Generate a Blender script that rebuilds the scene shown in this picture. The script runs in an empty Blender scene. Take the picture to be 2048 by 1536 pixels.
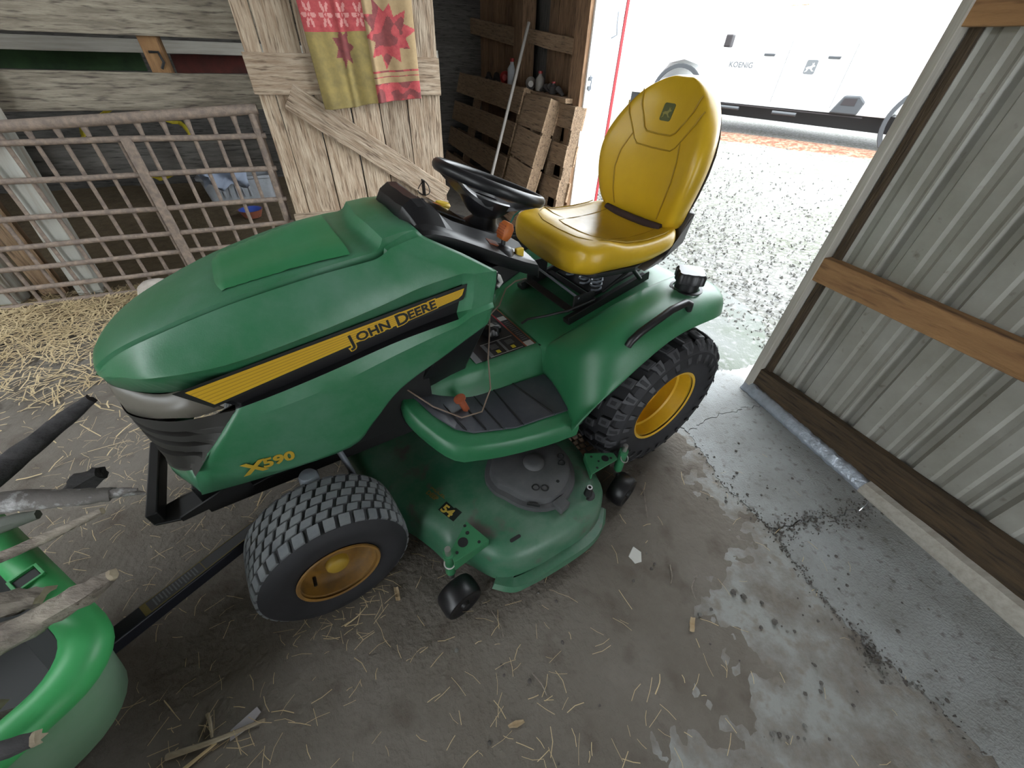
import bpy, bmesh, math, random
from mathutils import Vector as V, Matrix as M
random.seed(7)
C = bpy.context.scene.collection
PI = math.pi
sin, cos = math.sin, math.cos

# ------------------------------------------------------------------ camera, light, exposure
cd = bpy.data.cameras.new('camera'); cam = bpy.data.objects.new('camera', cd); C.objects.link(cam)
cam.matrix_world = M(((0.998912, -0.046642, 0, 0), (0.030705, 0.657593, -0.752747, 0),
                      (0.03511, 0.751928, 0.65831, 1.402), (0, 0, 0, 1)))
cd.sensor_width = 36; cd.lens = 36 * 774.17 / 2048; cd.clip_start = .02; cd.clip_end = 300
sc = bpy.context.scene
sc.camera = cam
sc.view_settings.view_transform = 'Standard'; sc.view_settings.look = 'None'
sc.view_settings.exposure = 3.15; sc.view_settings.gamma = 1; sc.view_settings.use_curve_mapping = False
w = bpy.data.worlds.new('overcast_sky'); sc.world = w; w.use_nodes = True
bg = w.node_tree.nodes['Background']; bg.inputs[0].default_value = (.90, .96, 1, 1); bg.inputs[1].default_value = 1.15

# ------------------------------------------------------------------ materials
MATS = {}
def mat(name, col, rough=.6, metal=0., var=None, vs=6., vlo=.35, vhi=.7, bump=0., bs=40., grain=None, coat=0., stretch=(1, 1, 1), spec=.5, rnd=0., detail=6.):
    if name in MATS: return MATS[name]
    m = bpy.data.materials.new(name); m.use_nodes = True; MATS[name] = m
    nt = m.node_tree; N = nt.nodes; L = nt.links; b = N['Principled BSDF']
    b.inputs['Base Color'].default_value = (*col, 1); b.inputs['Roughness'].default_value = rough
    b.inputs['Metallic'].default_value = metal; b.inputs['Coat Weight'].default_value = coat
    b.inputs['Specular IOR Level'].default_value = spec
    if var or bump or rnd:
        tc = N.new('ShaderNodeTexCoord'); mp = N.new('ShaderNodeMapping'); mp.inputs['Scale'].default_value = stretch
        L.new(tc.outputs['Object'], mp.inputs['Vector'])
        if rnd:
            oi = N.new('ShaderNodeObjectInfo'); ml = N.new('ShaderNodeVectorMath'); ml.operation = 'SCALE'
            ml.inputs[0].default_value = (17, 31, 13); L.new(oi.outputs['Random'], ml.inputs['Scale']); L.new(ml.outputs[0], mp.inputs['Location'])
    last = None
    if var:
        n = N.new('ShaderNodeTexNoise'); n.inputs['Scale'].default_value = vs; n.inputs['Detail'].default_value = detail; n.inputs['Roughness'].default_value = .65
        L.new(mp.outputs[0], n.inputs['Vector'])
        r = N.new('ShaderNodeMapRange'); r.inputs['From Min'].default_value = vlo; r.inputs['From Max'].default_value = vhi
        L.new(n.outputs['Fac'], r.inputs['Value'])
        mx = N.new('ShaderNodeMix'); mx.data_type = 'RGBA'
        mx.inputs['A'].default_value = (*col, 1); mx.inputs['B'].default_value = (*var, 1)
        L.new(r.outputs[0], mx.inputs['Factor']); last = mx.outputs['Result']
        if grain:
            n2 = N.new('ShaderNodeTexNoise'); n2.inputs['Scale'].default_value = grain[1]; n2.inputs['Detail'].default_value = 3
            L.new(mp.outputs[0], n2.inputs['Vector'])
            r2 = N.new('ShaderNodeMapRange'); r2.inputs['From Min'].default_value = grain[2]; r2.inputs['From Max'].default_value = grain[3]
            L.new(n2.outputs['Fac'], r2.inputs['Value'])
            m2 = N.new('ShaderNodeMix'); m2.data_type = 'RGBA'; L.new(last, m2.inputs['A']); m2.inputs['B'].default_value = (*grain[0], 1)
            L.new(r2.outputs[0], m2.inputs['Factor']); last = m2.outputs['Result']
        if rnd:
            hs = N.new('ShaderNodeHueSaturation'); mr = N.new('ShaderNodeMapRange')
            mr.inputs['To Min'].default_value = 1 - rnd; mr.inputs['To Max'].default_value = 1 + rnd
            L.new(oi.outputs['Random'], mr.inputs['Value']); L.new(mr.outputs[0], hs.inputs['Value']); L.new(last, hs.inputs['Color']); last = hs.outputs[0]
        L.new(last, b.inputs['Base Color'])
    if bump:
        nb = N.new('ShaderNodeTexNoise'); nb.inputs['Scale'].default_value = bs; nb.inputs['Detail'].default_value = 5
        L.new(mp.outputs[0], nb.inputs['Vector'])
        bp = N.new('ShaderNodeBump'); bp.inputs['Strength'].default_value = bump; bp.inputs['Distance'].default_value = .01
        L.new(nb.outputs['Fac'], bp.inputs['Height']); L.new(bp.outputs[0], b.inputs['Normal'])
    return m

GREEN = mat('tractor_green', (.034, .175, .078), .34, var=(.12, .25, .175), vs=3.5, vlo=.45, vhi=.8, bump=.05, bs=300)
GREEN2 = mat('fender_green', (.024, .145, .060), .38, var=(.07, .19, .115), vs=4, vlo=.45, vhi=.8, bump=.05, bs=300)
DECKG = mat('deck_green_dusty', (.03, .13, .068), .42, var=(.13, .205, .155), vs=5, vlo=.4, vhi=.75, grain=((.10, .09, .08), 11, .60, .72))
SCUFF = mat('scuffed_deck_edge', (.05, .10, .06), .5, var=(.12, .11, .10), vs=9, vlo=.4, vhi=.6)
BLACK = mat('black_plastic', (.0075, .0075, .009), .38, var=(.012, .012, .014), vs=8)
BLACKM = mat('black_steel', (.010, .010, .011), .5)
DARKG = mat('dark_grille', (.02, .018, .016), .6)
MATTE = mat('footrest_rubber', (.045, .048, .060), .38, var=(.075, .078, .09), vs=7, vlo=.4, vhi=.75)
RUBBER = mat('tyre_rubber', (.014, .014, .017), .7, var=(.022, .022, .026), vs=9)
TREAD = mat('worn_dusty_tread', (.12, .13, .14), .8, var=(.19, .20, .205), vs=12)
LUG = mat('lug_rubber', (.012, .012, .014), .55)
LUGTOP = mat('lug_worn_edge', (.05, .05, .056), .55)
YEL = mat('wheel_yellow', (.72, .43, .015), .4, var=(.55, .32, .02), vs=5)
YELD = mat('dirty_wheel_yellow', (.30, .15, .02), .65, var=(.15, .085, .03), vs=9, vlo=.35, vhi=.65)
SEATY = mat('seat_vinyl_yellow', (.58, .365, .016), .33, var=(.50, .31, .015), vs=4, bump=.12, bs=25)
SEAM = mat('seat_seam', (.34, .21, .012), .6)
STRIPE = mat('stripe_yellow', (.66, .40, .02), .4)
DECAL = mat('decal_black', (.012, .014, .013), .4)
LENS = mat('smoked_headlight_lens', (.13, .118, .098), .35)
STEEL = mat('bright_steel', (.62, .62, .62), .3, .9)
GREYM = mat('grey_cast_metal', (.20, .22, .25), .45, .3)
RUSTO = mat('rusty_orange', (.36, .085, .03), .6, var=(.22, .06, .03), vs=20)
ORANGE = mat('orange_plastic', (.42, .11, .02), .45)
YKNOB = mat('yellow_plastic', (.70, .48, .04), .45)
WIRE = mat('tan_wire', (.22, .16, .12), .5)
DUSTB = mat('dusty_black_cover', (.050, .052, .056), .55, var=(.11, .11, .115), vs=8, vlo=.3, vhi=.8)
LABELK = mat('label_black', (.03, .03, .033), .35)
LABELG = mat('label_grey', (.18, .19, .20), .4)
LABELW = mat('label_white', (.55, .55, .53), .45)
LABELO = mat('label_orange', (.30, .08, .03), .45)
LABELY = mat('label_yellow', (.65, .55, .04), .45)
LABELR = mat('label_red', (.40, .02, .04), .45)
def wood(name, c1, c2, dark, rough=.85, rnd=.22, st=(2.2, 20, 20), bump=.8):
    return mat(name, c1, rough, var=c2, vs=1.9, vlo=.36, vhi=.62, grain=(dark, 4.2, .53, .72), stretch=st, bump=bump, bs=6, rnd=rnd)
WDOOR = wood('rough_tan_planks', (.43, .345, .255), (.25, .175, .115), (.11, .072, .045))
WGREY = wood('weathered_grey_boards', (.30, .265, .205), (.17, .145, .11), (.07, .055, .045))
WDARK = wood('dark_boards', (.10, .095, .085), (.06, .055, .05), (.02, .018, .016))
WPAL = wood('pallet_wood', (.33, .225, .14), (.23, .15, .09), (.10, .065, .04))
WSID = wood('brown_siding', (.31, .185, .105), (.19, .11, .06), (.08, .045, .025))
WGIRT = wood('orange_girt', (.36, .20, .085), (.25, .13, .055), (.10, .05, .025), st=(1.2, 9, 9))
WSKIRT = wood('dark_skirt_board', (.10, .065, .033), (.06, .04, .022), (.02, .013, .008))
WPOST = mat('whitewashed_post', (.42, .42, .38), .85, var=(.22, .15, .085), vs=1.5, vlo=.45, vhi=.7, stretch=(.6, 6, 6), bump=.2, bs=8)
WTRIM = mat('weathered_white_trim', (.46, .44, .39), .8, var=(.33, .30, .25), vs=6, stretch=(.5, 8, 8))
WHITEP = mat('white_painted_steel', (.8, .8, .8), .4)
REDT = mat('red_trim', (.28, .008, .014), .6)
TIN = mat('galvanised_tin', (.36, .355, .32), .5, .2, var=(.25, .24, .205), vs=2.5, vlo=.4, vhi=.7, grain=((.15, .13, .11), 30, .66, .85))
RUSTY = mat('rusty_gate_steel', (.16, .125, .105), .8, var=(.26, .20, .155), vs=30, vlo=.4, vhi=.65, bump=.3, bs=120)
FLASH = mat('bright_flashing', (.50, .56, .64), .35, .5, var=(.36, .40, .46), vs=25, bump=.5, bs=50)
CONC = mat('concrete', (.33, .345, .345), .9, spec=.25, var=(.25, .255, .25), vs=3.2, vlo=.4, vhi=.62, grain=((.19, .185, .175), 34, .56, .72), bump=.5, bs=130, detail=9)
DIRT = mat('packed_dirt', (.145, .128, .108), 1., spec=.2, var=(.20, .182, .16), vs=2.6, grain=((.105, .088, .072), 9, .55, .8), bump=.8, bs=55, detail=9)
STRAWF = mat('straw_floor', (.17, .125, .07), .95, var=(.10, .07, .04), vs=12, bump=1, bs=40)
STRAW = mat('straw', (.62, .50, .30), .8, rnd=.0, var=(.46, .35, .19), vs=3)
GRAVEL = mat('gravel_ground', (.12, .118, .108), .95, var=(.075, .08, .055), vs=1.2, grain=((.19, .19, .185), 26, .45, .6), bump=1, bs=45)
STONE = mat('gravel_stones', (.19, .187, .18), .9, var=(.12, .115, .10), vs=9, vlo=.4, vhi=.6)
PEB = mat('dark_pebble', (.055, .05, .045), .9, var=(.14, .13, .12), vs=40)
CARTRIM = mat('cart_rim_green', (.045, .36, .10), .4, var=(.075, .42, .15), vs=4)
CARTTUB = mat('frosted_green_tub', (.17, .33, .20), .6, var=(.25, .36, .27), vs=3)
APRON = mat('apron_concrete', (.16, .165, .16), .95, spec=.2, var=(.10, .115, .09), vs=2.5, grain=((.20, .20, .195), 20, .5, .7), bump=.4, bs=90)
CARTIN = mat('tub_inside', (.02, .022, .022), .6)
NAVY = mat('navy_tongue_steel', (.016, .018, .026), .4)
BARK1 = mat('grey_bark', (.33, .29, .24), .9, var=(.12, .10, .085), vs=9, stretch=(1, 3, 3), bump=.9, bs=30, rnd=.2)
BARK2 = mat('charred_bark', (.035, .034, .036), .9, var=(.075, .072, .074), vs=8, stretch=(1, 3, 3), bump=.6, bs=30)
BARK3 = mat('lichened_bark', (.20, .185, .175), .9, var=(.62, .62, .63), vs=24, vlo=.52, vhi=.66, stretch=(1, 1, 1), bump=.6, bs=30)
PALEW = mat('split_pale_wood', (.42, .36, .26), .8, var=(.25, .20, .14), vs=9, stretch=(1, 5, 5))
TRUCKW = mat('truck_white', (.85, .86, .88), .3)
TRUCKG = mat('truck_glass', (.085, .09, .095), .08)
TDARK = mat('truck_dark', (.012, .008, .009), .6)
TGREY = mat('truck_grey', (.035, .038, .042), .5)
BUCKET = mat('white_bucket_plastic', (.45, .48, .52), .5, var=(.30, .31, .32), vs=6)
BLUE = mat('blue_plastic', (.05, .10, .42), .4)
ORNG = mat('terracotta_bowl', (.30, .10, .06), .6)
HOSE = mat('yellow_hose', (.55, .45, .03), .5)
POLEG = mat('grey_pole', (.22, .20, .18), .6)
REDB = mat('red_can', (.30, .02, .02), .4)
LUMPW = mat('pale_lump', (.50, .46, .42), .9, var=(.34, .30, .25), vs=14, bump=.6, bs=30)
FL_RED = mat('flag_red', (.40, .07, .07), .9, var=(.28, .035, .045), vs=40)
FL_RED2 = mat('flag_dark_red', (.21, .05, .05), .9, var=(.13, .035, .035), vs=30)
FL_YEL = mat('flag_mustard', (.27, .205, .065), .9, var=(.16, .125, .05), vs=14)
FL_TAN = mat('flag_tan', (.33, .235, .125), .9, var=(.25, .17, .085), vs=20)
FL_PINK = mat('flag_pink_print', (.50, .22, .20), .9)
LEAFY = mat('dry_leaf', (.34, .24, .13), .85, var=(.45, .36, .24), vs=20)

# ------------------------------------------------------------------ geometry helper
class G:
    def __init__(s): s.v = []; s.f = []; s.m = []
    def add(s, vs, fs, mi=0):
        o = len(s.v); s.v += [tuple(p) for p in vs]
        s.f += [tuple(i + o for i in f) for f in fs]; s.m += [mi] * len(fs); return s
    def box(s, c, h, R=None, mi=0):
        c = V(c); R = R or M.Identity(3); vs = []
        for x in (-1, 1):
            for y in (-1, 1):
                for z in (-1, 1): vs.append(c + R @ V((x * h[0], y * h[1], z * h[2])))
        return s.add(vs, [(0, 1, 3, 2), (4, 6, 7, 5), (0, 4, 5, 1), (2, 3, 7, 6), (0, 2, 6, 4), (1, 5, 7, 3)], mi)
    def tube(s, path, r, n=10, mi=0, cap=True, closed=False):
        P = [V(p) for p in path]; k = len(P); r = r if isinstance(r, (list, tuple)) else [r] * k
        up = None; rings = []
        for i, p in enumerate(P):
            if closed: t = (P[(i + 1) % k] - P[i - 1])
            else: t = (P[min(i + 1, k - 1)] - P[max(i - 1, 0)])
            t.normalize()
            if up is None:
                up = V((0, 0, 1)) if abs(t.z) < .9 else V((1, 0, 0))
            a = t.cross(up); a.normalize(); b = a.cross(t); up = b
            rings.append([p + (a * cos(2 * PI * j / n) + b * sin(2 * PI * j / n)) * r[i] for j in range(n)])
        return s.loft(rings, cap and not closed, closed, mi)
    def loft(s, rings, cap=True, closed=False, mi=0):
        n = len(rings[0]); k = len(rings); vs = [p for q in rings for p in q]; fs = []
        for i in range(k if closed else k - 1):
            for j in range(n):
                a, b = i * n + j, i * n + (j + 1) % n; c, d = ((i + 1) % k) * n + (j + 1) % n, ((i + 1) % k) * n + j
                fs.append((a, b, c, d))
        if cap: fs += [tuple(reversed(range(n))), tuple(range((k - 1) * n, k * n))]
        return s.add(vs, fs, mi)
    def lathe(s, o, ax, prof, n=32, mi=0, cap=False):
        o = V(o); ax = V(ax).normalized(); t = V((0, 0, 1)) if abs(ax.z) < .9 else V((1, 0, 0))
        a = ax.cross(t).normalized(); b = ax.cross(a)
        rings = [[o + ax * h + (a * cos(2 * PI * j / n) + b * sin(2 * PI * j / n)) * r for j in range(n)] for h, r in prof]
        return s.loft(rings, cap, False, mi)
    def prism(s, pts, off, mi=0):
        n = len(pts); off = V(off); vs = [V(p) for p in pts] + [V(p) + off for p in pts]
        return s.add(vs, [tuple(range(n)), tuple(reversed(range(n, 2 * n)))] + [((i + 1) % n, i, i + n, (i + 1) % n + n) for i in range(n)], mi)
    def grid(s, rows, mi=0, mf=None):
        n = len(rows[0]); vs = [p for r in rows for p in r]; o = len(s.v); s.v += [tuple(p) for p in vs]
        for i in range(len(rows) - 1):
            for j in range(n - 1):
                s.f.append((o + i * n + j, o + i * n + j + 1, o + (i + 1) * n + j + 1, o + (i + 1) * n + j)); s.m.append(mf(i, j) if mf else mi)
        return s
    def mirror(s):
        o = len(s.v); s.v += [(x, -y, z) for x, y, z in s.v]; k = len(s.f)
        for i in range(k): s.f.append(tuple(reversed([q + o for q in s.f[i]]))); s.m.append(s.m[i])
        return s
    def build(s, name, mats, parent=None, smooth=None, bevel=None, solid=None, sub=None, weld=False, mw=None, kind=None):
        me = bpy.data.meshes.new(name); me.from_pydata(s.v, [], s.f)
        for m in (mats if isinstance(mats, (list, tuple)) else [mats]): me.materials.append(m)
        if any(s.m): me.polygons.foreach_set('material_index', s.m)
        bm = bmesh.new(); bm.from_mesh(me)
        if weld: bmesh.ops.remove_doubles(bm, verts=bm.verts, dist=.0004)
        bmesh.ops.recalc_face_normals(bm, faces=bm.faces); bm.to_mesh(me); bm.free()
        if smooth is not None:
            me.polygons.foreach_set('use_smooth', [True] * len(me.polygons)); me.set_sharp_from_angle(angle=math.radians(smooth))
        o = bpy.data.objects.new(name, me); C.objects.link(o)
        if parent: o.parent = parent
        if mw is not None: place(o, mw)
        if sub: md = o.modifiers.new('sub', 'SUBSURF'); md.levels = md.render_levels = sub
        if solid: md = o.modifiers.new('solid', 'SOLIDIFY'); md.thickness = solid; md.offset = -1
        if bevel: md = o.modifiers.new('bevel', 'BEVEL'); md.width = bevel; md.segments = 2; md.limit_method = 'ANGLE'; md.angle_limit = math.radians(40)
        if kind: o['kind'] = kind
        return o
def wmat(o):
    m = o.matrix_basis.copy()
    while o.parent: o = o.parent; m = o.matrix_basis @ m
    return m
def place(o, mw):
    o.matrix_basis = (wmat(o.parent).inverted() @ mw) if o.parent else mw
def empty(name, mw=None):
    o = bpy.data.objects.new(name, None); C.objects.link(o); o.empty_display_size = .1
    if mw is not None: o.matrix_basis = mw
    return o
def tag(o, label=None, cat=None, group=None, kind=None):
    if label: o['label'] = label
    if cat: o['category'] = cat
    if group: o['group'] = group
    if kind: o['kind'] = kind
    return o
def frame(o, x, y, z): return M(((x[0], y[0], z[0], o[0]), (x[1], y[1], z[1], o[1]), (x[2], y[2], z[2], o[2]), (0, 0, 0, 1)))
def copy_tree(o, parent=None):
    c = o.copy(); C.objects.link(c)
    if parent: c.parent = parent
    for ch in o.children: copy_tree(ch, c)
    return c
def text(s, size, name, m, parent, mw, bold=.0, align='LEFT', extrude=.0006, sx=1.):
    cu = bpy.data.curves.new(name, 'FONT'); cu.body = s; cu.size = size; cu.offset = bold; cu.extrude = extrude; cu.align_x = align; cu.resolution_u = 3
    t = bpy.data.objects.new(name, cu); C.objects.link(t); dg = bpy.context.evaluated_depsgraph_get()
    me = bpy.data.meshes.new_from_object(t.evaluated_get(dg)); bpy.data.objects.remove(t)
    me.materials.clear(); me.materials.append(m)
    o = bpy.data.objects.new(name, me); C.objects.link(o)
    if parent: o.parent = parent
    place(o, mw @ M.Diagonal((sx, 1, 1, 1))); return o
def interp(P, t):
    """smooth polyline through control tuples, t in 0..len-1"""
    i = min(int(t), len(P) - 2); u = t - i
    p1, p2 = P[i], P[i + 1]; p0 = P[i - 1] if i > 0 else p1; p3 = P[i + 2] if i + 2 < len(P) else p2
    return tuple(.5 * ((2 * b) + (-a + c) * u + (2 * a - 5 * b + 4 * c - d) * u * u + (-a + 3 * b - 3 * c + d) * u ** 3) for a, b, c, d in zip(p0, p1, p2, p3))
def lin(P, k=4):
    return [tuple(a + (b - a) * j / k for a, b in zip(p, q)) for p, q in zip(P[:-1], P[1:]) for j in range(k)] + [tuple(P[-1])]
def smoothline(P, k=4): return [interp(P, i / k) for i in range((len(P) - 1) * k + 1)]
_board = {}
def board(name, parent, c, ax, size, m, jag=0., bev=.003):
    """plank of its own: size = (length, width, thickness) along ax = (X, Y, Z)"""
    g = G(); L, W, T = [q / 2 for q in size]; n = 5 if jag else 1
    rings = []
    for i in range(n + 1):
        x = -L + 2 * L * i / n; j = [random.uniform(-jag, jag) for _ in range(4)]; t = random.uniform(-jag, jag) * .3
        rings.append([(x, -W + j[0], -T + t), (x, W + j[1], -T + t), (x, W + j[1], T + t), (x, -W + j[0], T + t)])
    g.loft(rings)
    return g.build(name, m, parent, bevel=bev, mw=frame(c, *ax))

# ------------------------------------------------------------------ frames of the barn
Z3 = V((0, 0, 1))
def rot(deg): t = math.radians(deg); return V((cos(t), sin(t), 0)), V((-sin(t), cos(t), 0))
A1, A2 = rot(25); B1, B2 = rot(20)
G0 = V((-3.313, 2.082, 0)); J0 = V((.42, 4.1, 0)); W0 = V((1.321, 1.68, 0)); T0 = V((3.714, 9.595, 0))
TD = V((.7521, -.6591, 0)); TN = V((.6591, .7521, 0))
def S(s, d, z): return G0 + A1 * s + A2 * d + Z3 * z          # stall front: s along, d away from the aisle
def N(s, q, z): return J0 + A2 * s - A1 * q + Z3 * z          # outer wall left of the opening: q into the barn
def P(s, d, z): return W0 + B2 * s + B1 * d + Z3 * z          # outer wall right of the opening: d outward
def T(s, d, z): return T0 + TD * s + TN * d + Z3 * z          # parked truck

# ------------------------------------------------------------------ floor
def seg_dist(p, L):
    best = 1e9; side = 0
    for a, b in zip(L[:-1], L[1:]):
        ax, ay = a; bx, by = b; dx, dy = bx - ax, by - ay
        t = max(0, min(1, ((p[0] - ax) * dx + (p[1] - ay) * dy) / (dx * dx + dy * dy)))
        qx, qy = p[0] - ax - t * dx, p[1] - ay - t * dy; d = math.hypot(qx, qy)
        if d < best: best = d; side = dx * (p[1] - ay) - dy * (p[0] - ax)
    return best if side > 0 else -best
floor = empty('floor'); tag(floor, kind='structure')
g = G(); g.grid([[(-9, -4, -.014), (1.95, -4, -.014)], [(-9, 12, -.014), (-.4, 12, -.014)]]); g.build('earth_floor', DIRT, floor)
def jag(L, k=5, a=.012):
    out = []; L = smoothline([(x, y) for x, y in L], 2)
    for p, q in zip(L[:-1], L[1:]):
        for i in range(k):
            t = i / k; e = a if 0 < i else 0; out.append((p[0] + (q[0] - p[0]) * t + random.uniform(-e, e), p[1] + (q[1] - p[1]) * t + random.uniform(-e, e)))
    return out + [L[-1]]
CRK = jag([(.70, 1.75), (.80, 1.46), (.873, 1.302), (.898, 1.194), (.931, 1.029), (1.001, .887), (1.068, .772), (1.08, .649), (1.122, .533), (1.18, .391), (1.269, .283), (1.346, .143), (1.46, -.1), (1.6, -.5), (1.8, -1.2)])
TR1 = jag([(.873, 1.302), (1.037, 1.415), (1.192, 1.48), (1.33, 1.52), (1.6, 1.60)])
TR2 = jag([(1.055, .80), (1.188, .852), (1.369, .883), (1.60, .965)])
TR3 = jag([(.70, 1.75), (1.02, 1.80), (1.216, 1.815), (1.321, 1.832), (1.56, 1.93)])
def nearest(L, p): return min(range(len(L)), key=lambda i: (L[i][0] - p[0]) ** 2 + (L[i][1] - p[1]) ** 2)
CONC2 = mat('dusty_concrete', (.29, .295, .285), .95, spec=.2, var=(.17, .152, .13), vs=5, vlo=.42, vhi=.62, grain=((.22, .20, .175), 28, .5, .7), bump=.35, bs=110, detail=9)
def slab(pts, name='concrete_slab', dz=0., shrink=.004, m=CONC):
    cx = sum(p[0] for p in pts) / len(pts); cy = sum(p[1] for p in pts) / len(pts)
    bm = bmesh.new(); vs = [bm.verts.new((p[0] + (cx - p[0]) * shrink, p[1] + (cy - p[1]) * shrink, dz)) for p in pts]
    f = bm.faces.new(vs); r = bmesh.ops.extrude_face_region(bm, geom=[f])
    for e in r['geom']:
        if isinstance(e, bmesh.types.BMVert): e.co.z -= .05
    bmesh.ops.recalc_face_normals(bm, faces=bm.faces)
    me = bpy.data.meshes.new(name); bm.to_mesh(me); bm.free(); me.materials.append(m)
    o = bpy.data.objects.new(name, me); C.objects.link(o); o.parent = floor; return o
i1, i2, i3 = nearest(CRK, (.873, 1.302)), nearest(CRK, (1.055, .80)), nearest(CRK, (.70, 1.75))
slab(CRK[i1:i2 + 1] + TR2 + [(1.60, 1.60)] + TR1[::-1][1:-1], shrink=.008)
slab(CRK[i2:] + [(2.3, -1.2), (1.60, .965)] + TR2[::-1][1:-1], shrink=.006)
slab(CRK[i3:i1 + 1] + TR1[1:] + [(1.56, 1.93)] + TR3[::-1][1:-1], shrink=.012)
slab([(.35, 1.75)] + CRK + [(1.8, -3.0), (-1.6, -3.0), (-1.2, -.9), (.2, .3)], dz=-.001, shrink=.004, m=CONC2)
slab(TR3 + [(1.78, 2.45), (1.5, 3.3), (1.25, 4.1), (.5, 4.0)], dz=-.003, shrink=.008, m=APRON)
DB = [(-.2, 2.9), (.5, 1.9), (.72, 1.42), (.80, 1.25), (.82, 1.02), (.87, .81), (.885, .73), (.865, .655), (.77, .53), (.70, .40), (.68, .26), (.56, .17), (.52, .1), (.40, -.1), (.1, -.4), (-.4, -.7), (-1.5, -1.2)]
from mathutils import noise
def dirt_z(x, y):
    d = -seg_dist((x, y), DB)
    n = noise.noise(V((x * 3.1, y * 3.1, 0))); n2 = noise.noise(V((x * 11, y * 11, 3))); n3 = noise.noise(V((x * 32, y * 32, 7)))
    d += n * .13 + n2 * .06 + n3 * .035
    z = max(-.009, min(.006, d * .05))
    n4 = noise.noise(V((x * 70, y * 70, 9)))
    return z + n2 * .0022 + n3 * .0018 + n4 * .0012 + n * .003
g = G(); nx, ny = 270, 300
rows = [[(-2.4 + 3.5 * i / nx, -1 + 3.9 * j / ny) for i in range(nx + 1)] for j in range(ny + 1)]
g.grid([[(x, y, dirt_z(x, y)) for x, y in r] for r in rows]); g.build('dirt_layer', DIRT, floor, smooth=60)
g = G()
rows = [[S(-2.5 + 5.6 * i / 60, -.25 + 3.6 * j / 40, 0) for i in range(61)] for j in range(41)]
g.grid([[(p.x, p.y, .004 + .025 * max(0, noise.noise(V((p.x * 2, p.y * 2, 5)))) + .012 * noise.noise(V((p.x * 9, p.y * 9, 5)))) for p in r] for r in rows])
g.build('stall_bedding', STRAWF, floor, smooth=60)
# gravel caught in the joint
def scatter(name, m, pts, size, parent, label=None):
    g = G()
    for p in pts:
        r = size * random.uniform(.5, 1.3); ax = [V((random.gauss(0, 1), random.gauss(0, 1), random.gauss(0, 1))).normalized() * r * random.uniform(.7, 1.2) for _ in range(3)]
        c = V(p); g.add([c + ax[0], c - ax[0], c + ax[1], c - ax[1], c + ax[2] * .7, c - ax[2] * .7], [(0, 2, 4), (2, 1, 4), (1, 3, 4), (3, 0, 4), (2, 0, 5), (1, 2, 5), (3, 1, 5), (0, 3, 5)])
    o = g.build(name, m, parent, kind='stuff')
    if label: tag(o, label, 'debris')
    return o
pts = []
for _ in range(420):
    t = random.random(); p = TR2[int(t * (len(TR2) - 1))]; pts.append((p[0] + random.gauss(-.0, .02), p[1] + random.gauss(-.01, .025), .002))
for _ in range(330):
    p = CRK[int(random.triangular(i1, len(CRK) - 12, i2))]; pts.append((p[0] + random.gauss(0, .012), p[1] + random.gauss(0, .012), .001))
for _ in range(150): pts.append((1.17 + random.gauss(0, .018), .40 + random.gauss(0, .03), .002))
scatter('joint_grit', PEB, pts, .005, floor)

# ground outside
def yard_h(d): 
    t = max(0, min(1, (d - .8) / 6)); return .27 * t * t * (3 - 2 * t)
yard = empty('gravel_yard'); tag(yard, kind='structure')
g = G(); rows = []
for i in range(61):
    d = .02 + (i / 60) ** 2 * 60
    rows.append([P(-30 + 70 * j / 50, d, -.012 + yard_h(d) + (.012 * noise.noise(V((i * .7, j * .9, 0))) if d > .7 else 0)) for j in range(51)])
g.grid(rows); g.build('yard_ground', GRAVEL, yard, smooth=60)
g = G(); g.prism([P(-.6, .05, -.006), P(3.2, .05, -.006), P(3.3, .62, .0), P(2.1, .42, .0), P(1.2, .50, .0), P(.3, .36, .0), P(-.6, .40, .0)], (0, 0, -.05)); g.build('concrete_apron', APRON, yard)
pts = []
for _ in range(7000):
    d = .38 + abs(random.gauss(0, 1.6)); s = random.uniform(-1.2, 5); p = P(s, d, 0); pts.append((p.x, p.y, yard_h(d) + .0))
scatter('loose_gravel', STONE, pts, .014, yard)

# straw
def straw(name, label, pts, lo, hi, wd, zf, m=STRAW, tilt=.25):
    g = G()
    for x, y in pts:
        a = random.uniform(0, PI); l = random.uniform(lo, hi) / 2; z = zf(x, y) + random.uniform(.002, .016); t = random.uniform(-tilt, tilt) * l
        dx, dy = cos(a) * l, sin(a) * l; ww = wd * random.uniform(.5, 1.2); nx, ny = -sin(a) * ww, cos(a) * ww; b = random.uniform(-.2, .2) * l
        mx, my = x + nx / ww * b, y + ny / ww * b
        g.add([(x - dx - nx, y - dy - ny, z - t), (x - dx + nx, y - dy + ny, z - t), (mx + nx, my + ny, z + .003), (mx - nx, my - ny, z + .003), (x + dx + nx, y + dy + ny, z + t), (x + dx - nx, y + dy - ny, z + t)], [(0, 1, 2, 3), (3, 2, 4, 5)])
    o = g.build(name, m, None, kind='stuff'); return tag(o, label, 'straw')
pts = []
while len(pts) < 9000:
    s, d = random.uniform(-1.6, 2.0), -abs(random.gauss(0, .75)) + .1
    p = S(s, d, 0)
    if noise.noise(V((p.x * 3, p.y * 3, 1))) * .6 + random.uniform(-.2, 1) > -d * .45 - .05: pts.append((p.x, p.y))
straw('loose_straw', 'pale loose straw strewn on the dirt in front of the metal gate', pts, .03, .16, .0027, lambda x, y: .0 + dirt_z(x, y) if x > -2.3 else .004)
pts = []
for _ in range(2600):
    p = S(random.uniform(-1, 2.9), random.uniform(0, 2.8), 0); pts.append((p.x, p.y))
straw('stall_straw', 'brown trampled straw bedding on the stall floor behind the metal gate', pts, .04, .16, .0025, lambda x, y: .03, STRAWF)
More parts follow.
